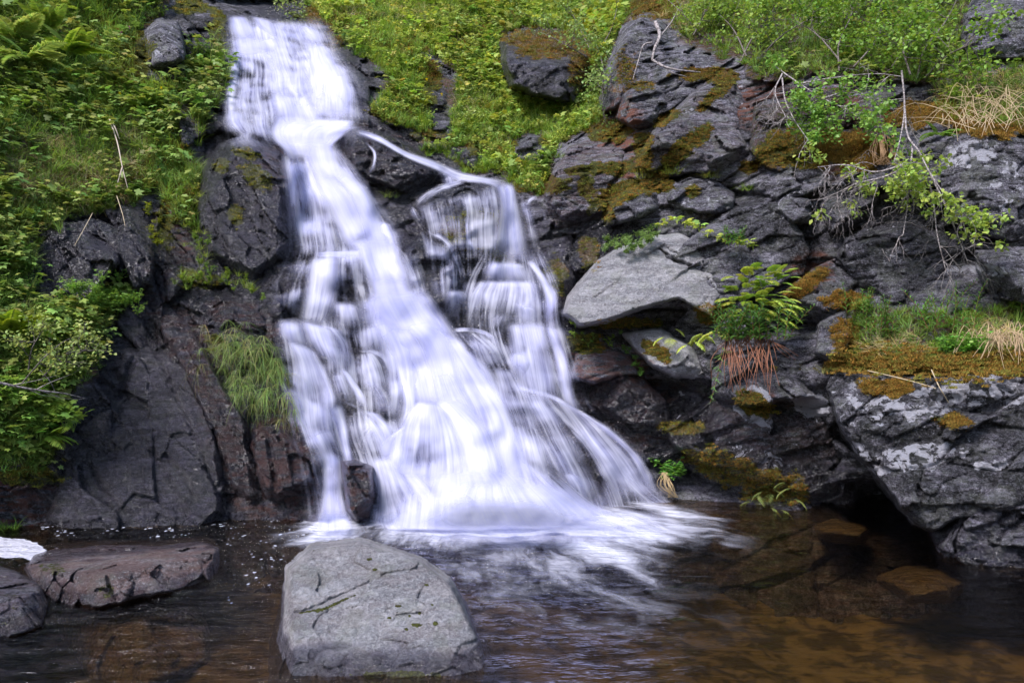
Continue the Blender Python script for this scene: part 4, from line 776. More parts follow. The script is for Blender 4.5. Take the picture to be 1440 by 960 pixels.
def herb(seed, n=7, h=(.08, .20), ls=(.035, .06), c=G2, style='palm'):
    r_ = np.random.default_rng(seed); ps = []
    tp = palm() if style == 'palm' else colT(leafT(.36 if style == 'round' else .22), W1)
    for i in range(n):
        az = r_.uniform(0, 6.28); hh = r_.uniform(*h); out = hh*r_.uniform(.2, .8)
        top = np.array([math.cos(az)*out, math.sin(az)*out, hh]); mid = top*[.35, .35, .6]
        ps.append(tube([(0, 0, 0), mid, top], .0022, .0014, 3, np.array(c)*.9))
        k = 1 if style == 'palm' else r_.integers(5, 9)
        if k == 1: pos = top[None]
        else: tt = r_.uniform(.25, 1, k)[:, None]; pos = top*tt**1.0
        dz = r_.uniform(-.25, .5, k) ; az2 = az+r_.normal(0, .5 if k == 1 else 2.2, k); dirs = np.stack([np.cos(az2), np.sin(az2), dz], -1)
        ps.append(inst(tp, pos, basis(dirs, r_.normal(0, .35, k)), r_.uniform(*ls, k), vary(r_, k)*np.array(c)))
    return join(ps)
def grass(seed, n=16, h=(.08, .20), w_=.022, c=G2, lean=(.15, .9), droop=(.3, .9), down=0.0):
    r_ = np.random.default_rng(seed); ps = []
    for d_ in np.linspace(*droop, 3):
        k = max(2, n//3); az = r_.uniform(0, 6.28, k); ln = r_.uniform(*lean, k); L_ = r_.uniform(*h, k)
        dirs = np.stack([np.cos(az)*ln, np.sin(az)*ln, 1-down*r_.uniform(.6, 1, k)*1.6], -1)
        pos = np.stack([np.cos(az)*.012, np.sin(az)*.012, 0*az], -1)*r_.uniform(.3, 2.2, (k, 1))
        B = basis(dirs, r_.normal(0, .3, k)); 
        ps.append(inst(colT(blade(w_, d_), W1), pos, B, np.stack([.14*np.ones(k), L_, L_], -1), vary(r_, k, .2, .12)*np.array(c)))
    return join(ps)
def mosst(seed, n=24, h=.020, c=(.2, .17, .02)):
    r_ = np.random.default_rng(seed); t = (np.array([(-.13, 0, 0), (.13, 0, 0), (0, 1, 0)]), [np.array([(0, 1, 2)])], np.ones((3, 3)))
    az = r_.uniform(0, 6.28, n); dirs = np.stack([np.cos(az)*.7, np.sin(az)*.7, r_.uniform(.5, 1, n)], -1); pos = np.stack([r_.normal(0, .014, n), r_.normal(0, .014, n), 0*az], -1)
    return inst(t, pos, basis(dirs, r_.uniform(0, 3, n)), r_.uniform(.5, 1.2, n)*h, vary(r_, n, .25, .15)*np.array(c))
def frond(seed, L_=.4, n=17, arch=.5, c=G3, w_=.32):
    r_ = np.random.default_rng(seed); t = np.linspace(0, 1, 10); pts = np.stack([0*t, L_*t*(1-.25*arch*t), L_*(-arch*.8*t**2)], -1)
    ps = [tube(pts, .003, .001, 3, np.array(c)*.8)]; tl = colT(leafT(.13, .0, .12), W1)
    tt = np.linspace(.12, .97, n); base_ = np.stack([0*tt, L_*tt*(1-.25*arch*tt), L_*(-arch*.8*tt**2)], -1); ln = L_*w_*np.sin(np.pi*(tt*.80+.18))**.8
    for sgn in (-1, 1):
        dirs = np.stack([sgn*np.ones(n), .45+0*tt, -.25-arch*.6*tt+r_.normal(0, .08, n)], -1)
        ps.append(inst(tl, base_, basis(dirs, r_.normal(0, .15, n)), ln, vary(r_, n, .12, .08)*np.array(c)))
    return join(ps)
def fern(seed, k=8, L_=(.28, .45), c=G3, up=.9):
    r_ = np.random.default_rng(seed); ps = []
    for i in range(k):
        f = frond(seed*31+i, r_.uniform(*L_), 16, r_.uniform(.35, .9), c); az = 6.283*i/k+r_.normal(0, .25)
        B = basis(np.array([[math.cos(az), math.sin(az), up*r_.uniform(.5, 1.4)]]), np.zeros(1)); ps.append(inst(f, np.zeros((1, 3)), B, np.ones(1), vary(r_, 1, .1, .05)))
    return join(ps)
def mk_obj(name, data, m, parent=None, origin=None):
    V_, Fs, C = data; o_ = np.zeros(3) if origin is None else np.asarray(origin, float)
    me = mesh_from(name, V_-o_, Fs, True, [('Col', 'FLOAT_COLOR', np.concatenate([C, np.ones((len(C), 1))], 1))])
    o = link(name, me, M[m] if isinstance(m, str) else m, parent)
    if parent is None: o.location = o_
    return o
# ---- scattering over the ground that is there
GU, GV = np.meshgrid(DU, DV)
Db = box_blur(np.minimum(D, 60), 3); PW = world(GU, GV, D); PB = world(GU, GV, Db)
gx_ = np.gradient(PB, axis=1); gy_ = np.gradient(PB, axis=0); NR = np.cross(gy_, gx_); NR /= np.linalg.norm(NR, axis=-1, keepdims=True)+1e-9
NR = np.where((np.einsum('ijk,ijk->ij', NR, PW-[0, 0, EYE]) > 0)[..., None], -NR, NR)
vegr = vegmask(GU, GV)*(ID == 0)
def pick(mask, n, r_):
    w_ = mask.ravel()*(PW[..., 2].ravel() > .03); cs = np.cumsum(w_); ix = np.searchsorted(cs, r_.uniform(0, cs[-1], n)); ix = np.clip(ix, 0, len(w_)-1)
    return ix, PW.reshape(-1, 3)[ix]+0, NR.reshape(-1, 3)[ix], GU.ravel()[ix], GV.ravel()[ix]
def strew(protos, mask, n, sc_=(.8, 1.3), tint=None, seed=0, up=.7, sink=.0, wide=0.3):
    r_ = np.random.default_rng(seed); out = []
    ix, P, Nn, u, v = pick(mask, n, r_); which = r_.integers(0, len(protos), n)
    g = np.array([0, 0, 1.])*up+Nn*(1-up); g = g+r_.normal(0, .12, g.shape)
    s_ = r_.uniform(*sc_, n)*np.clip(P[:, 1]/9, .8, 1.7); tn = vary(r_, n, .16, .10)
    patch = 1+.35*fbm(P*1.5, seed+300, 3)[:, None]*np.array([1.3, .9, .5]); tn = tn*patch
    if tint is not None: tn = tn*tint(u, v, P)
    for k in range(len(protos)):
        q = which == k
        if q.sum(): 
            B = basis(g[q], r_.uniform(0, 6.28, q.sum())); B = B[:, :, [0, 2, 1]]*np.array([1, -1, 1])  # template z -> growth direction
            out.append(inst(protos[k], P[q]-Nn[q]*sink, B, s_[q], tn[q]))
    return join(out)
def noi(s, sc_): return fbm(np.stack([GU/sc_, GV/(sc_*.7), 0*GU], -1), s, 3)
H1 = [herb(i, 7, ls=((.035, .06) if i < 3 else (.055, .085)), c=((.22,.33,.07) if i % 2 else (.30,.38,.10))) for i in range(6)]; H2 = [herb(10+i, 6, (.06, .16), (.022, .04), G1, 'lance') for i in range(4)]; H3 = [herb(20+i, 9, (.03, .09), (.014, .026), G3, 'round') for i in range(4)]
GR = [grass(30+i, 16, (.08, .30)) for i in range(5)]; GS = [grass(40+i, 12, (.12, .30), .016, (.42, .33, .16), (.4, 1.3), (.6, 1.2)) for i in range(3)]; GF = [grass(50+i, 22, (.04, .11), .018, (.16, .26, .035)) for i in range(4)]
ML = [mosst(60+i, 26, .020, (.20, .185, .026)) for i in range(3)]; MO = [mosst(64+i, 26, .018, (.24, .14, .024)) for i in range(3)]
left = (GU < 330)*vegr; mead = ((GU > 420) & (GU < 880))*vegr; tr = ((GU >= 880) & (GV < 220))*vegr; ledge = ((GU > 1150) & (GV > 400))*vegr
strawz = np.clip(blobs([(110,250,80,40),(60,215,60,30),(45,255,60,25),(180,205,30,40),(1400,135,60,30),(1300,150,40,20),(1410,480,50,30),(1270,490,40,15),(640,140,30,30),(560,20,80,14),(950,20,30,30)], GU, GV, 101, .6), 0, 1)
mossz = np.clip(blobs(MOSS, GU, GV, 3, .8), 0, 1)
herbz = np.clip(.55+1.2*noi(102, 45)+np.where(GU < 330, .25, -.1), .03, 1)*(1-.8*strawz)*(1-.75*mossz)
grz = np.clip(.5-1.0*noi(102, 45), .12, 1)
def tshade(u, v, P): return np.stack([1+0*u, 1+0*u, 1+0*u], -1)
warmer = lambda u, v, P: np.array([1.15, 1.1, 1.0])
data = join([strew(H1, left*herbz, 2000, (.8, 1.35), None, 1), strew(H2, left*herbz, 900, (.8, 1.3), None, 2), strew(H1, tr*herbz, 700, (.6, 1.0), None, 3),
             strew(H3, left, 900, (.9, 1.6), None, 4)])
tag(mk_obj('leafy_ground_cover', data, 'leaf'), 'dense leafy green herbs covering the steep banks beside the falls', None, None, 'stuff')
data = join([strew(H1, mead*herbz*np.clip((260-GV)/160, .25, 1), 1500, (.6, 1.0), warmer, 5), strew(H3, mead, 1500, (.9, 1.6), warmer, 6), strew(H2, mead*herbz, 500, (.6, .9), warmer, 7)])
tag(mk_obj('meadow_herbs', data, 'leaf'), 'low bright green herbs among the grass of the middle slope', None, None, 'stuff')
data = join([strew(GR, left*grz, 3400, (.7, 1.2), None, 8), strew(GF, left, 2600, (.8, 1.4), None, 9), strew(GR, mead*grz, 1600, (.5, .9), warmer, 10), strew(GF, mead*(1-.85*mossz), 6500, (.7, 1.2), warmer, 11),
             strew(GR, tr, 1700, (.6, 1.1), None, 12), strew(GF, tr, 2200, (.8, 1.4), None, 13), strew(GR, ledge, 240, (.6, 1.1), None, 14), strew(GF, ledge, 900, (.7, 1.3), None, 15)])
tag(mk_obj('grass', data, 'grass'), 'fine green grass on the slopes and ledges', None, None, 'stuff')
data = join([strew(GS, vegr*strawz*(GU < 1150), 800, (.5, 1.0), None, 16, .3), strew(GS, vegr*strawz*(GU >= 1150), 150, (.6, 1.1), None, 17, .2)])
tag(mk_obj('dry_grass', data, 'dry'), 'tan dead grass lying in patches on the slopes', None, None, 'stuff')
right_or = ((GU > 1150) & (GV > 120)) | ((GU > 1100) & (GV > 360) & (GV < 430))
rk = (mossz > .5)*1.0
data = join([strew(ML, rk*(~right_or)*np.clip(.3+vegr, 0, 1), 9000, (.8, 1.5), None, 18), strew(ML, vegr*(1-rk)*(GV < 300), 5000, (.8, 1.5), None, 19), strew(MO, rk*right_or*(mossz > .6), 7000, (.8, 1.7), None, 20, .4),
             strew(MO, rk*(GU > 430)*((GU > 840) | (GV < 120))*(~right_or), 5500, (.8, 1.4), None, 21), strew(MO, rk*vegr, 4000, (.8, 1.5), None, 22)])
tag(mk_obj('moss', data, 'moss'), 'orange and yellow green moss cushions on rock and soil', None, None, 'stuff')
# ================================================================ single plants, branches, roots
def at(u, v, lift=0.0): return world(np.array(float(u)), np.array(float(v)), look(Dpr, u, v)-lift)
def plant(name, label, cat, u, v, data, m, sc_=1.0, lift=.02, yaw=0.0, tilt=(0, 0), group=None, part=None):
    V_, Fs, C = data; c, s_ = math.cos(yaw), math.sin(yaw); V_ = V_@np.array([[c, -s_, 0], [s_, c, 0], [0, 0, 1.]]).T*sc_
    V_ = V_+np.stack([V_[:, 2]*tilt[0], V_[:, 2]*tilt[1], 0*V_[:, 2]], -1)
    P = at(u, v, lift); o = mk_obj(name, (V_+P, Fs, C), m, None, P); return tag(o, label, cat, group)
def fernthing(label, u, v, seed, k=8, L_=(.28, .42), c=G3, up=.9, group=None, lift=.16, back=0):
    P = at(u, v, lift); t = empty('fern', P, label, 'fern', group); r_ = np.random.default_rng(seed)
    for i in range(k):
        f = frond(seed*31+i, r_.uniform(*L_), 26, r_.uniform(.35, .9), c, .26); az = 6.283*i/k+r_.normal(0, .25)
        dy = math.sin(az); dy = dy*.4-.5 if dy > 0 else dy
        B = basis(np.array([[math.cos(az), dy, up*r_.uniform(.5, 1.4)]]), np.zeros(1))
        mk_obj('frond', inst(f, np.zeros((1, 3)), B, np.ones(1), vary(r_, 1, .12, .06)), 'leaf', t)
    return t
YG = (.48, .58, .12)
fernthing('pale fern with upright fronds at the top left corner of the slope', 22, 60, 3, 14, (.42, .60), G3, 1.2)
fernthing('small arching fern hanging over a dark hollow on the upper left slope', 42, 88, 4, 10, (.40, .58), G3, .6)
fernthing('light green fern between leafy herbs right of the dark hollow', 98, 78, 5, 9, (.45, .62), (.24,.36,.06), 1.0)
fernthing('tall narrow fern at the upper left among cranesbill leaves', 68, 44, 6, 9, (.34, .5), (.22,.33,.06), 1.5)
fernthing('big yellow green fern at the left edge above the white branch', 14, 470, 7, 13, (.34, .52), (.28,.38,.05), .9)
fernthing('small green fern in the gully beside the mossy stone', 762, 232, 8, 7, (.16, .24), (.17,.27,.06), .8)
fernthing('bright fern tuft on the moss beside the hanging birch branch', 1318, 190, 9, 7, (.16, .24), (.17,.30,.05), .5)
# the big clump in the cliff: willowherb stems, fern fronds on top, old red stalks below
P = at(1062, 440, .40); t = empty('fern', P, 'large yellow green fern arching over dark leaves and red stalks on the cliff', 'fern'); r_ = np.random.default_rng(77)
for i in range(100):
    du, dv = r_.uniform(-44, 48), r_.uniform(-66, 24); dx = (du+r_.normal(0, 18))/45; ln = r_.uniform(.12, .24)
    f = frond(700+i, ln*.9, 20, r_.uniform(.5, .9), YG if i % 3 else (.28,.44,.08), .34); B = basis(np.array([[dx, -.8, r_.uniform(-.1, 1.0)-dv*.008]]), np.zeros(1))
    mk_obj('frond', inst(f, np.array([[du*.0062, -.03-.04*r_.random(), -dv*.0062]]), B, np.ones(1), vary(r_, 1, .1, .05)), 'leaf', t)
def willowherb(seed, h=.35, n=26, c=G1, lean=(0, 0), wd=.11, ll=.09):
    r_ = np.random.default_rng(seed); top = np.array([lean[0]*h, lean[1]*h, h]); pts = [(0, 0, 0), top*[.4, .4, .55], top]
    tt = np.linspace(.12, 1, n); pos = spline(pts, n); az = tt*40; dirs = np.stack([np.cos(az), np.sin(az), .5+.6*tt], -1)
    return join([tube(pts, .003, .0015, 4, (.25,.14,.06)), inst(colT(leafT(wd, .02, .25), W1), pos, basis(dirs, r_.normal(0, .2, n)), ll*(1.1-.7*tt)*r_.uniform(.8, 1.15, n), vary(r_, n, .12, .08)*np.array(c))])
def clump(seed, k, spread, **kw):
    r_ = np.random.default_rng(seed); ps = []
    for i in range(k):
        a_ = willowherb(seed*10+i, lean=(r_.normal(0, .3), r_.normal(-.2, .2)), **kw); ps.append((a_[0]*r_.uniform(.75, 1.15)+[r_.normal(0, spread), r_.normal(-.03, spread*.4), 0], a_[1], a_[2]))
    return join(ps)
plant('willowherb', 'dense clump of dark narrow leaved willowherb under the big cliff fern', 'willowherb', 1056, 478, clump(1, 34, .17, h=.30, n=26, c=(.10,.22,.055), ll=.12, wd=.10), 'leaf', lift=.45)
plant('willowherb', 'drooping willowherb shoot hanging below the big cliff fern', 'willowherb', 1016, 488, inst(willowherb(5, .50, 40, (.15,.29,.08), (-.25, -.1)), np.zeros((1,3)), np.array([[[1,0,0],[0,1,0],[0,0,-1.]]]), np.ones(1)), 'leaf', lift=.50)
for u, v, k, h, lab in ((1250,466,10,.28,'left clump of upright willowherb growing on the mossy ledge'),(1330,462,12,.30,'middle clump of upright willowherb growing on the mossy ledge'),(1212,440,6,.24,'small willowherb beside the orange moss cushion on the ledge'),
                      (1375,432,3,.22,'thin willowherb shoots at the back of the ledge near the right edge'),(1424,440,3,.20,'willowherb shoots at the right edge of the ledge'),(1288,448,4,.16,'low willowherb sprig between the two ledge clumps')):
    plant('willowherb', lab, 'willowherb', u, v, clump(u, k, .10, h=h, n=24, c=(.12,.27,.055), ll=.08), 'leaf', lift=.05)
plant('willowherb', 'dark green narrow leaved plant on top of the pale wedge boulder', 'willowherb', 1030, 345, clump(31, 6, .05, h=.18, n=20, c=(.13,.27,.07), ll=.10), 'leaf', lift=.15)
plant('leafy_herb', 'bright round leaved cloverlike patch on the mossy ledge', 'herb', 1352, 500, join([(a_[0]*1.3+[x*.045, -.02+y*.01, 0], a_[1], a_[2]) for x, y in [(-3,0),(-1.5,1),(0,0),(1.5,1),(3,0),(-2,2),(2,2)] for a_ in [herb(int(50+x*2), 14, (.05,.15), (.02,.035), (.17,.36,.06), 'round')]]), 'leaf', lift=.06)
def cushion(seed, w_, n, c, style='round', h=(.03, .08), ls=(.014, .024), dep=.06):
    r_ = np.random.default_rng(seed); return join([(a_[0]+[r_.uniform(-w_, w_), r_.uniform(-dep, .02), r_.normal(0, .01)], a_[1], a_[2]) for i in range(n) for a_ in [herb(seed+i, 8, h, ls, c, style)]])
for i in range(1):
    r_ = np.random.default_rng(5); ps = []
    for k_ in range(60):
        u = r_.uniform(850, 925); v = np.interp(u, [850, 890, 925], [352, 350, 330])-r_.uniform(-8, 14); Pp = at(u, v, .12)
        a_ = herb(200+k_ % 9, 9, (.03, .08), (.013, .024), (.22,.34,.10), 'round'); ps.append((a_[0]+Pp, a_[1], a_[2]))
    tag(mk_obj('stonecrop_cushion', join(ps), 'leaf', None, at(888, 348, .1)), 'dense pale green cushion of small leaves on the left shoulder of the wedge boulder', 'cushion plant')
def row(name, label, cat, pts, n, mkf, seed, lift=.1, jit=(4, 4), m='leaf'):
    r_ = np.random.default_rng(seed); pl = spline([(a_, b_, 0) for a_, b_ in pts], n); ps = []
    for i, (u, v, _) in enumerate(pl):
        Pp = at(u+r_.normal(0, jit[0]), v+r_.normal(0, jit[1]), lift); a_ = mkf(seed+i); yaw = r_.uniform(0, 6.28); ps.append(((a_[0]@rotz(yaw).T)*r_.uniform(.8, 1.2)+Pp, a_[1], a_[2]))
    c0 = pl[n//2]; return tag(mk_obj(name, join(ps), m, None, at(c0[0], c0[1], lift)), label, cat)
row('trailing_plant', 'row of yellow green lobed leaves trailing along the top of the wedge boulder', 'trailing plant', [(928,318),(955,322),(985,326),(1010,338),(1036,348),(1056,352)], 14, lambda s: herb(s, 5, (.04,.09), (.04,.065), YG), 11, .14, (5, 3))
row('trailing_plant', 'yellow green lobed leaves hanging over the grey slab left of the big fern', 'trailing plant', [(934,468),(950,472),(968,482),(985,480),(1002,470),(1015,462)], 13, lambda s: frond(s, .15, 9, .8, YG, .5), 12, .25, (5, 6))
row('trailing_plant', 'thin line of bright green leaves creeping down the crack beside the brown slab', 'trailing plant', [(868,482),(885,498),(895,515),(902,532)], 12, lambda s: herb(s, 6, (.02,.05), (.014,.024), (.16,.32,.06), 'round'), 13, .18, (3, 4))
row('leafy_herb', 'leafy green herb on the tip of the brown slab by the right stream', 'herb', [(805,465),(818,476),(845,478),(858,492)], 8, lambda s: herb(s, 5, (.03,.08), (.025,.04), (.2,.33,.05)), 14, .18, (6, 4))
row('leafy_herb', 'small green herb in the dark cleft above the pool by the falls', 'herb', [(930,660),(940,668),(952,664),(958,670)], 6, lambda s: herb(s, 6, (.06,.13), (.035,.06), (.15,.33,.06), 'round'), 15, .12, (5, 4))
row('fern_patch', 'yellow green mossy fern patch at the water edge under the black rock', 'fern', [(1060,700),(1075,690),(1092,688),(1104,696),(1085,708)], 14, lambda s: frond(s, .14, 9, .9, (.20,.24,.07), .45), 16, .12, (10, 8))
row('grass_tuft', 'thick tuft of long grass hanging over the wet rock left of the falls', 'grass tuft', [(304,490),(320,480),(345,486),(370,498),(392,512),(402,528)], 70, lambda s: grass(s, 20, (.12,.46), .012, ((.19,.28,.07) if s % 4 else (.34,.33,.12)), (.3,.9), (.6,1.2), 1.0), 17, .10, (11, 13), 'grass')
row('grass_tuft', 'lower fringe of the long grass hanging down beside the falls', 'grass tuft', [(318,520),(335,535),(360,548),(385,556),(402,560)], 44, lambda s: grass(s, 18, (.1,.42), .012, ((.22,.33,.08) if s % 3 else (.32,.36,.13)), (.3,.9), (.6,1.2), 1.05), 18, .12, (11, 11), 'grass')
row('grass_strip', 'narrow strip of grass and moss above the wet rock shelf left of the falls', 'grass strip', [(248,395),(270,400),(300,392),(330,396),(352,402),(362,415)], 30, lambda s: (herb(s, 7, (.03,.09), (.018,.03), (.22,.33,.05), 'lance') if s % 2 else grass(s, 20, (.06,.16), .016, (.24,.33,.05))), 19, .10, (6, 6), 'leaf')
row('grass_strip', 'green plants cascading down the gully between the dark rocks', 'grass strip', [(250,270),(265,300),(275,330),(283,355),(288,380),(280,395)], 34, lambda s: (herb(s, 7, (.03,.10), (.02,.034), (.18,.30,.05), 'lance') if s % 2 else grass(s, 18, (.06,.18), .016, (.26,.34,.06), droop=(.8,1.3))), 20, .14, (8, 8), 'leaf')
row('grass_strip', 'thin hanging strip of yellow moss and leaves on the dark cliff', 'grass strip', [(208,290),(214,310),(218,335),(222,350)], 14, lambda s: herb(s, 6, (.03,.08), (.02,.03), (.28,.33,.04), 'lance'), 21, .14, (4, 5))
row('leafy_shrub', 'bright green fern leaved bush jutting over the top of the dark slab', 'bush', [(96,432),(115,420),(140,416),(165,420),(186,424),(130,432),(155,436)], 44, lambda s: herb(s, 8, (.06,.15), (.022,.04), (.25,.42,.08), 'lance'), 22, .18, (9, 8))
row('leafy_herb', 'bright green lobed leaf herbs on the bank at the left edge below the white branch', 'herb', [(0,560),(30,575),(60,590),(80,600),(50,620),(20,620),(70,575)], 46, lambda s: herb(s, 7, (.08,.18), (.045,.075), (.27,.42,.09)), 23, .10, (14, 14))
row('leafy_herb', 'soft fern like herb cushion right of the lobed leaf herbs by the slab', 'herb', [(70,560),(82,575),(86,600),(76,620)], 16, lambda s: frond(s, .2, 12, .6, (.22,.34,.05), .4), 24, .14, (8, 8))
for u, v, s_, lab, c in ((1052,268,25,'small grass tuft with rusty roots on the pale shelf of the cliff',(.22,.33,.07)),(548,278,26,'small grass tuft in the water gap beside the dark split boulder',(.24,.32,.08)),(788,222,27,'tall grass tuft at the edge of the meadow by the pitted rock',(.20,.30,.05)),
                      (8,745,28,'grass tuft at the left edge of the pool shore',(.18,.32,.05)),(1000,250,29,'short grass on the mossy diagonal strip of the cliff',(.26,.30,.06)),(870,115+15,30,'rusty dead grass tuft beside the rock pillar',(.30,.20,.08)),
                      (905,250,37,'sparse yellow grass on the moss strip above the flat grey shelf',(.30,.32,.07)),(945,245,38,'green grass fringe on the mossy cliff strip above the pale shelf',(.24,.32,.06)),(1165,525,39,'pale spiky grass at the left corner of the mossy ledge',(.32,.34,.12)),(425,22,40,'grass beside the top right lip of the falls',(.2,.3,.06)),(535,100,41,'grassy tuft with yellow flowers above the dark rock at the top cascade',(.18,.3,.05))):
    plant('grass_tuft', lab, 'grass tuft', u, v, join([(g_[0]+[x, 0, 0], g_[1], g_[2]) for x in (-.06, 0, .07) for g_ in [grass(s_*7+int(x*100), 26, (.07,.20), .016, c, (.2,1.0), (.5,1.2))]]), 'grass', lift=.06)
row('moss_ledge', 'thick orange moss cushion fringe along the front of the right ledge', 'moss', [(1168,510),(1210,512),(1260,508),(1300,512),(1350,516),(1400,514),(1445,512),(1500,510)], 900, lambda s: mosst(s % 9, 40, .030, (.25,.145,.025) if s % 3 else (.20,.18,.03)), 33, .14, (5, 11), 'moss')
# dead stalks: explicit lines
def sticks(name, label, cat, lines, r0=.006, r1=.002, c=W1, m='bark', lift=.15, n=10, taper=True):
    ps = []
    for ln in lines:
        pts = [at(p[0], p[1], p[2] if len(p) > 2 else lift) for p in ln]; ps.append(tube(spline(pts, n), r0, r1, 5, c, .25))
    c0 = lines[0][0]; return tag(mk_obj(name, join(ps), m, None, at(c0[0], c0[1], lift)), label, cat)
r_ = np.random.default_rng(44); rl = []
for i in range(58):
    u = r_.uniform(1020, 1084); u2 = u+r_.normal(0, 22)-4; v1 = r_.uniform(505, 568)-abs(u2-1050)*.3; rl.append([(u, 474+r_.uniform(-6, 6), .30), ((u+u2)/2+r_.normal(0, 5), (474+v1)/2, .34), (u2, v1, .22)])
sticks('dead_stalks', 'bundle of thin rusty red stalks hanging below the big cliff fern', 'dead stalks', rl, .0035, .0015, (.34,.15,.09), 'dry', n=8)
sticks('dry_stick', 'pale broken dead stem standing in the grass of the left slope', 'dead stem', [[(154,168,.25),(165,200,.25),(172,235,.22),(180,266,.12)],[(172,236,.22),(164,262,.15)],[(154,168,.25),(162,180,.25),(168,196,.2)]], .009, .004, (.6,.5,.42), 'dry')
sticks('dry_stick', 'thin straw stem leaning over the dark rock below the left moss', 'dead stem', [[(164,275,.15),(172,300,.25),(176,318,.3)],[(130,300,.15),(118,322,.2),(105,345,.2)]], .004, .002, (.6,.5,.34), 'dry')
wb = empty('white_branch', at(0, 538, .3), 'bare whitish branch reaching from the left edge towards the slab', 'branch')
def kid(par, name, data, m): 
    V_, Fs, C = data; return mk_obj(name, (V_-np.array(par.location), Fs, C), m, par)
kid(wb, 'branch', join([tube(spline([at(-60,520,.5), at(0,538,.45), at(50,548,.4), at(90,553,.4), at(120,560,.3)], 14), .014, .003, 6, W1, .2)]), 'bark')
kid(wb, 'twig', join([tube(spline([at(*p) for p in q], 8), .004, .0012, 4, W1, .2) for q in ([(20,541,.45),(50,535,.5),(80,528,.45)],[(40,547,.42),(62,556,.4),(85,556,.35)],[(50,548,.4),(70,538,.45),(95,528,.4),(112,520,.35)],[(78,552,.4),(70,535,.4),(56,520,.38)],[(60,550,.4),(90,560,.35),(118,561,.3)])]), 'bark')
# leafy things on branches
def leaves_on(pts, n, sz, c, seed, out=.05):
    r_ = np.random.default_rng(seed); p = np.array(pts); i = r_.integers(0, len(p), n); pos = p[i]+r_.normal(0, out, (n, 3)); d_ = r_.normal(0, 1, (n, 3)); d_[:, 2] = d_[:, 2]*.6-.25; d_[:, 1] -= .3
    return inst(colT(leafT(.36, .05, .12), W1), pos, basis(d_, r_.normal(0, .6, n)), r_.uniform(.6, 1.15, n)*sz, vary(r_, n, .18, .1)*np.array(c))
def twigs(start, seed, n=7, ln=.35, down=-.3, depth=2, r0=.005, spread=1.0):
    r_ = np.random.default_rng(seed); out, ends = [], []
    def go(p, d_, L_, dep, r):
        k = 5; pts = [p]
        for i in range(k): d_ = d_+r_.normal(0, .22, 3)+[0, 0, down*.12]; d_ = d_/np.linalg.norm(d_); pts.append(pts[-1]+d_*L_/k)
        out.append(tube(pts, r, r*.5, 4, W1, .1)); ends.extend(pts[2:])
        if dep:
            for i in range(3): j = r_.integers(1, k+1); go(pts[j], d_+r_.normal(0, .65*spread, 3)*[1, .6, 1], L_*.6, dep-1, r*.55)
    for i in range(n):
        s_ = start[r_.integers(0, len(start))]; go(np.array(s_), r_.normal(0, 1, 3)*[1, .5, .7]+[0, -.25, down], ln, depth, r0)
    return out, ends
def shrub(name, label, cat, stems, n, ln, down, nleaf, sz, c, seed, r0=.014, m='twig', depth=2, out=.035, frac=None, group=None, tr=.005, clus=None):
    ps = []; allp = []
    for st in stems:
        pts = spline([at(*p) for p in st], 14); ps.append(tube(pts, r0, r0*.35, 6, W1, .2)); allp += list(pts[4:])
    o = empty(name, spline([at(*p) for p in stems[0]], 2)[0], label, cat, group)
    kid(o, 'branch', join(ps), m); tw, ends = twigs(allp, seed, n, ln, down, depth, tr); kid(o, 'twig', join(tw), m)
    if frac is not None: ends = [e_ for e_ in ends if frac(e_)]
    if clus:
        cp = [at(cu_, cv_, .5) for cu_, cv_, k_ in clus for _ in range(k_)]; rr = np.random.default_rng(seed+5); ends = np.array(cp)+rr.normal(0, .085, (len(cp), 3))
    if nleaf: kid(o, 'foliage', leaves_on(ends, nleaf, sz, c, seed+1, out), 'leaf')
    return o
LG = (.24, .36, .07)
shrub('willow_bush', 'pale leaved little willow above the bare white branch at the left', 'bush', [[(30,540,.25),(60,505,.4),(90,480,.45),(120,470,.4)],[(60,530,.25),(90,500,.4),(125,490,.4)],[(40,520,.3),(45,490,.4),(60,465,.4)]], 16, .16, .2, 900, .034, (.34,.42,.12), 51, .007)
# pixel of a point
def pxof(p): return p[0]/p[1]*F+CU, CV-(p[2]-EYE)/p[1]*F
shrub('birch_branch', 'thick pale birch branch with knotted bark hanging over the cliff with bare twigs', 'birch branch', [[(1268,100,.3),(1272,150,.5),(1266,195,.6),(1256,232,.6)],[(1272,150,.5),(1276,190,.6),(1292,212,.65),(1306,240,.65),(1330,275,.6),(1360,305,.5)],[(1283,205,.6),(1281,235,.6),(1276,290,.55),(1270,330,.5)],[(1270,232,.6),(1230,242,.6),(1190,232,.6),(1150,235,.5)],[(1265,240,.6),(1240,250,.6),(1205,258,.6),(1180,270,.55),(1150,282,.5)],[(1306,240,.6),(1330,290,.55),(1350,340,.5),(1362,372,.45)],[(1290,215,.6),(1310,270,.55),(1318,330,.5),(1330,380,.45)]], 46, .30, -.9, 1500, .052, (.34,.45,.10), 52, .010, 'bark', 2, .03, None, tr=.0036, clus=[(1138,226,3),(1196,232,3),(1210,246,2),(1222,274,2),(1188,292,3),(1262,238,6),(1275,250,8),(1292,262,8),(1300,240,6),(1268,270,5),(1300,282,5),(1318,300,2),(1335,285,6),(1352,290,5),(1372,300,4),(1388,310,3),(1365,318,3),(1388,330,2)])
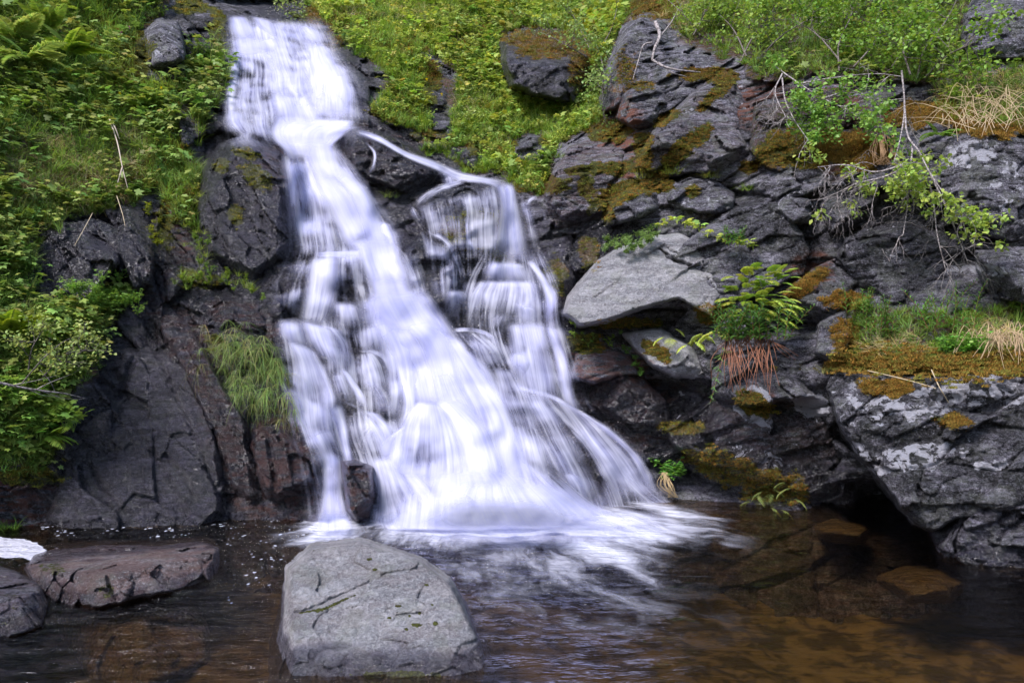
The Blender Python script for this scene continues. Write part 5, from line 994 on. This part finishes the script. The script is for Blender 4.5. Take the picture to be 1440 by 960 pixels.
shrub('birch_branch', 'slanting pale branch reaching down the dark cliff left of the hanging birch', 'birch branch', [[(1088,92,.3),(1110,108,.45),(1140,128,.5),(1172,146,.5),(1205,162,.45)],[(1100,110,.45),(1104,140,.5),(1118,170,.5),(1142,205,.45)],[(1100,104,.4),(1090,130,.45),(1105,165,.45)],[(1125,118,.5),(1170,110,.5),(1230,104,.45),(1270,108,.4)],[(1160,138,.5),(1200,128,.5),(1240,150,.45)]], 22, .28, -.4, 2400, .046, (.22,.38,.08), 53, .009, 'bark', 2, .035, None, clus=[(1125,140,6),(1140,150,7),(1150,165,8),(1158,182,6),(1135,165,6),(1122,155,4),(1162,172,4),(1218,152,5),(1228,165,6),(1240,178,4),(1210,160,3),(1160,125,5),(1185,118,5),(1205,130,4),(1238,190,3),(1090,90,4)])
for i, (stems, lab, nl, c) in enumerate([
  ([[(1040,90,.1),(1060,50,.5),(1090,10,.7),(1110,-40,.8)],[(1050,80,.2),(1030,40,.6),(1000,10,.8)],[(1070,80,.2),(1100,50,.6),(1150,20,.7)]], 'leafy willow shrub above the slanting branch at the top of the cliff', 3200, LG),
  ([[(1180,100,.1),(1180,60,.5),(1200,10,.7),(1190,-40,.8)],[(1185,90,.2),(1150,50,.6),(1120,30,.8)],[(1200,95,.2),(1230,60,.6),(1250,20,.7)]], 'dark stemmed birch shrub in the middle of the upper cliff edge', 3000, (.19,.32,.055)),
  ([[(1290,110,.1),(1300,70,.5),(1330,30,.7),(1350,-10,.8)],[(1280,105,.2),(1270,60,.6),(1290,10,.8)],[(1300,110,.2),(1330,80,.6),(1370,60,.7)]], 'sparse leafy birch shrub beside the corner boulder', 2300, (.21,.34,.06)),
  ([[(985,50,.1),(960,20,.5),(930,-10,.7),(900,-50,.8)],[(975,50,.2),(990,20,.6),(1000,-30,.8)]], 'light green shrub behind the rock pillar at the top edge', 1900, LG),
  ([[(830,70,.1),(815,40,.5),(800,10,.7)],[(840,75,.2),(860,40,.6),(870,0,.8)],[(825,80,.2),(790,60,.6),(760,45,.7)],[(845,80,.2),(850,110,.5),(846,140,.5)]], 'pale leaved twiggy willow growing above the mossy dark boulder', 1500, (.28,.40,.12)),
  ([[(420,8,.1),(430,-5,.4),(440,-20,.5)],[(425,15,.2),(412,12,.5),(400,18,.6)]], 'small pale willow beside the top lip of the falls', 420, (.33,.42,.14))]):
    shrub('willow_bush' if i in (0, 3, 4, 5) else 'birch_shrub', lab, 'shrub', stems, 18 if i < 5 else 8, .34 if i < 5 else .2, .35, nl, .050, c, 60+i, .011, 'twig', 2, .05)
rt = empty('dead_root', at(925, 36, .3), 'bleached twisted root hanging in front of the grey rock pillar', 'root')
kid(rt, 'root', join([tube(spline([at(*p) for p in q], 12), a_, b_, 6, W1, .3) for q, a_, b_ in (([(922,32,.35),(928,50,.4),(921,68,.4),(917,84,.4)],.028,.014),([(917,84,.4),(930,92,.4),(950,98,.4),(985,102,.3)],.016,.007),([(917,60,.4),(905,64,.4),(898,85,.35),(890,112,.25)],.012,.005),([(926,88,.4),(945,102,.35),(965,108,.3)],.010,.005),([(930,50,.4),(945,30,.45),(958,5,.4)],.012,.006))]), 'bark')
sticks('fallen_stem', 'long straw coloured stem lying along the lip of the massive dark boulder', 'dead stem', [[(1220,521,.25),(1255,529,.2),(1290,538,.15),(1316,546,.12)],[(1310,520,.25),(1320,542,.2),(1334,566,.15)]], .005, .003, (.55,.45,.30), 'dry')
r_ = np.random.default_rng(9)
sticks('dry_grass_tuft', 'tangle of pale straw stems above the round lichen patch at the right edge', 'dry grass', [[(u, v, .1), (u+du*.5, v-8-dv, .25), (u+du, v-6+r_.uniform(-14, 26), .2)] for u, v, du, dv in [(r_.uniform(1322, 1450), r_.uniform(130, 185), r_.normal(5, 42), r_.uniform(0, 16)) for _ in range(80)]], .0035, .0015, (.55,.42,.26), 'dry', n=7)
sticks('dry_grass_tuft', 'arched dead grass lying on the orange moss at the right end of the ledge', 'dry grass', [[(u, v, .1), (u+du*.5, v-16-dv, .25), (u+du, v-2+r_.uniform(-8, 24), .2)] for u, v, du, dv in [(r_.uniform(1370, 1450), r_.uniform(475, 500), r_.normal(0, 26), r_.uniform(0, 10)) for _ in range(45)]], .0035, .0015, (.50,.36,.22), 'dry', n=7)
sticks('dry_grass_tuft', 'rusty hanging grass under the hanging birch branch', 'dry grass', [[(u, 190+r_.uniform(-8, 8), .15), (u+r_.normal(0, 8), 212, .25), (u+r_.normal(0, 10), 232, .2)] for u in r_.uniform(1232, 1262, 34)], .003, .0015, (.36,.22,.12), 'dry', n=7)
sticks('dry_grass_tuft', 'dry brown grass under the small green herb in the dark cleft by the pool', 'dry grass', [[(935+r_.normal(0, 3), 664, .15), (940+r_.normal(0, 6), 682, .2), (948+r_.normal(0, 7), 699, .1)] for _ in range(22)], .003, .0015, (.45,.33,.18), 'dry', n=7)
def flower(u, v, c, lab, group, k):
    r_ = np.random.default_rng(int(u+v)); P = at(u, v, .16); o = empty('flower', P-[0, 0, .10], lab, 'flower', group)
    mk_obj('stem', tube([(0, 0, 0), (.005, 0, .05), (0, 0, .10)], .0018, .0012, 4, G2), 'leaf', o)
    a_ = np.arange(k)*6.283/k; d_ = np.stack([np.cos(a_), -.5-.2*np.sin(a_), np.sin(a_)], -1)
    mk_obj('petals', inst(colT(leafT(.45, .05, .1), c), np.tile([[0, 0, .1]], (k, 1)), basis(d_, 0*a_), np.full(k, .026)), 'leaf', o)
for u, v in ((571,88),(582,84),(590,98),(600,112),(621,133),(575,70),(176,139),(169,131),(227,124),(37,270)):
    flower(u, v, (.75,.60,.02), 'tiny yellow buttercup among the grass and herbs of the slope', 'yellow flowers on the slopes', 5)
for u, v in ((72,16),(78,18),(171,46),(182,39)):
    flower(u, v, (.62,.16,.50), 'tiny pink campion flower among the leaves of the upper left slope', 'pink flowers on the upper left slope', 5)

GROUPS = {'willowherb': 'willowherb plants on the cliff', 'fern': 'ferns on the banks and cliff', 'boulder': 'boulders around the falls and pool', 'grass_tuft': 'grass tufts on ledges and shore', 'rock_block': 'bedrock blocks of the right cliff',
          'dry_grass_tuft': 'tufts of dead grass on the right cliff', 'grass_strip': 'plant strips between the rocks left of the falls', 'leafy_herb': 'leafy herbs by the rocks', 'birch_shrub': 'shrubs along the top of the slope', 'willow_bush': 'small willow bushes on the slope', 'rock_ridge': 'reddish rock ridges left of the falls', 'submerged_stone': 'stones under the water at the right'}
for o in sc.objects:
    b_ = o.name.split('.')[0]
    if o.parent is None and b_ in GROUPS and 'group' not in o: o['group'] = GROUPS[b_]
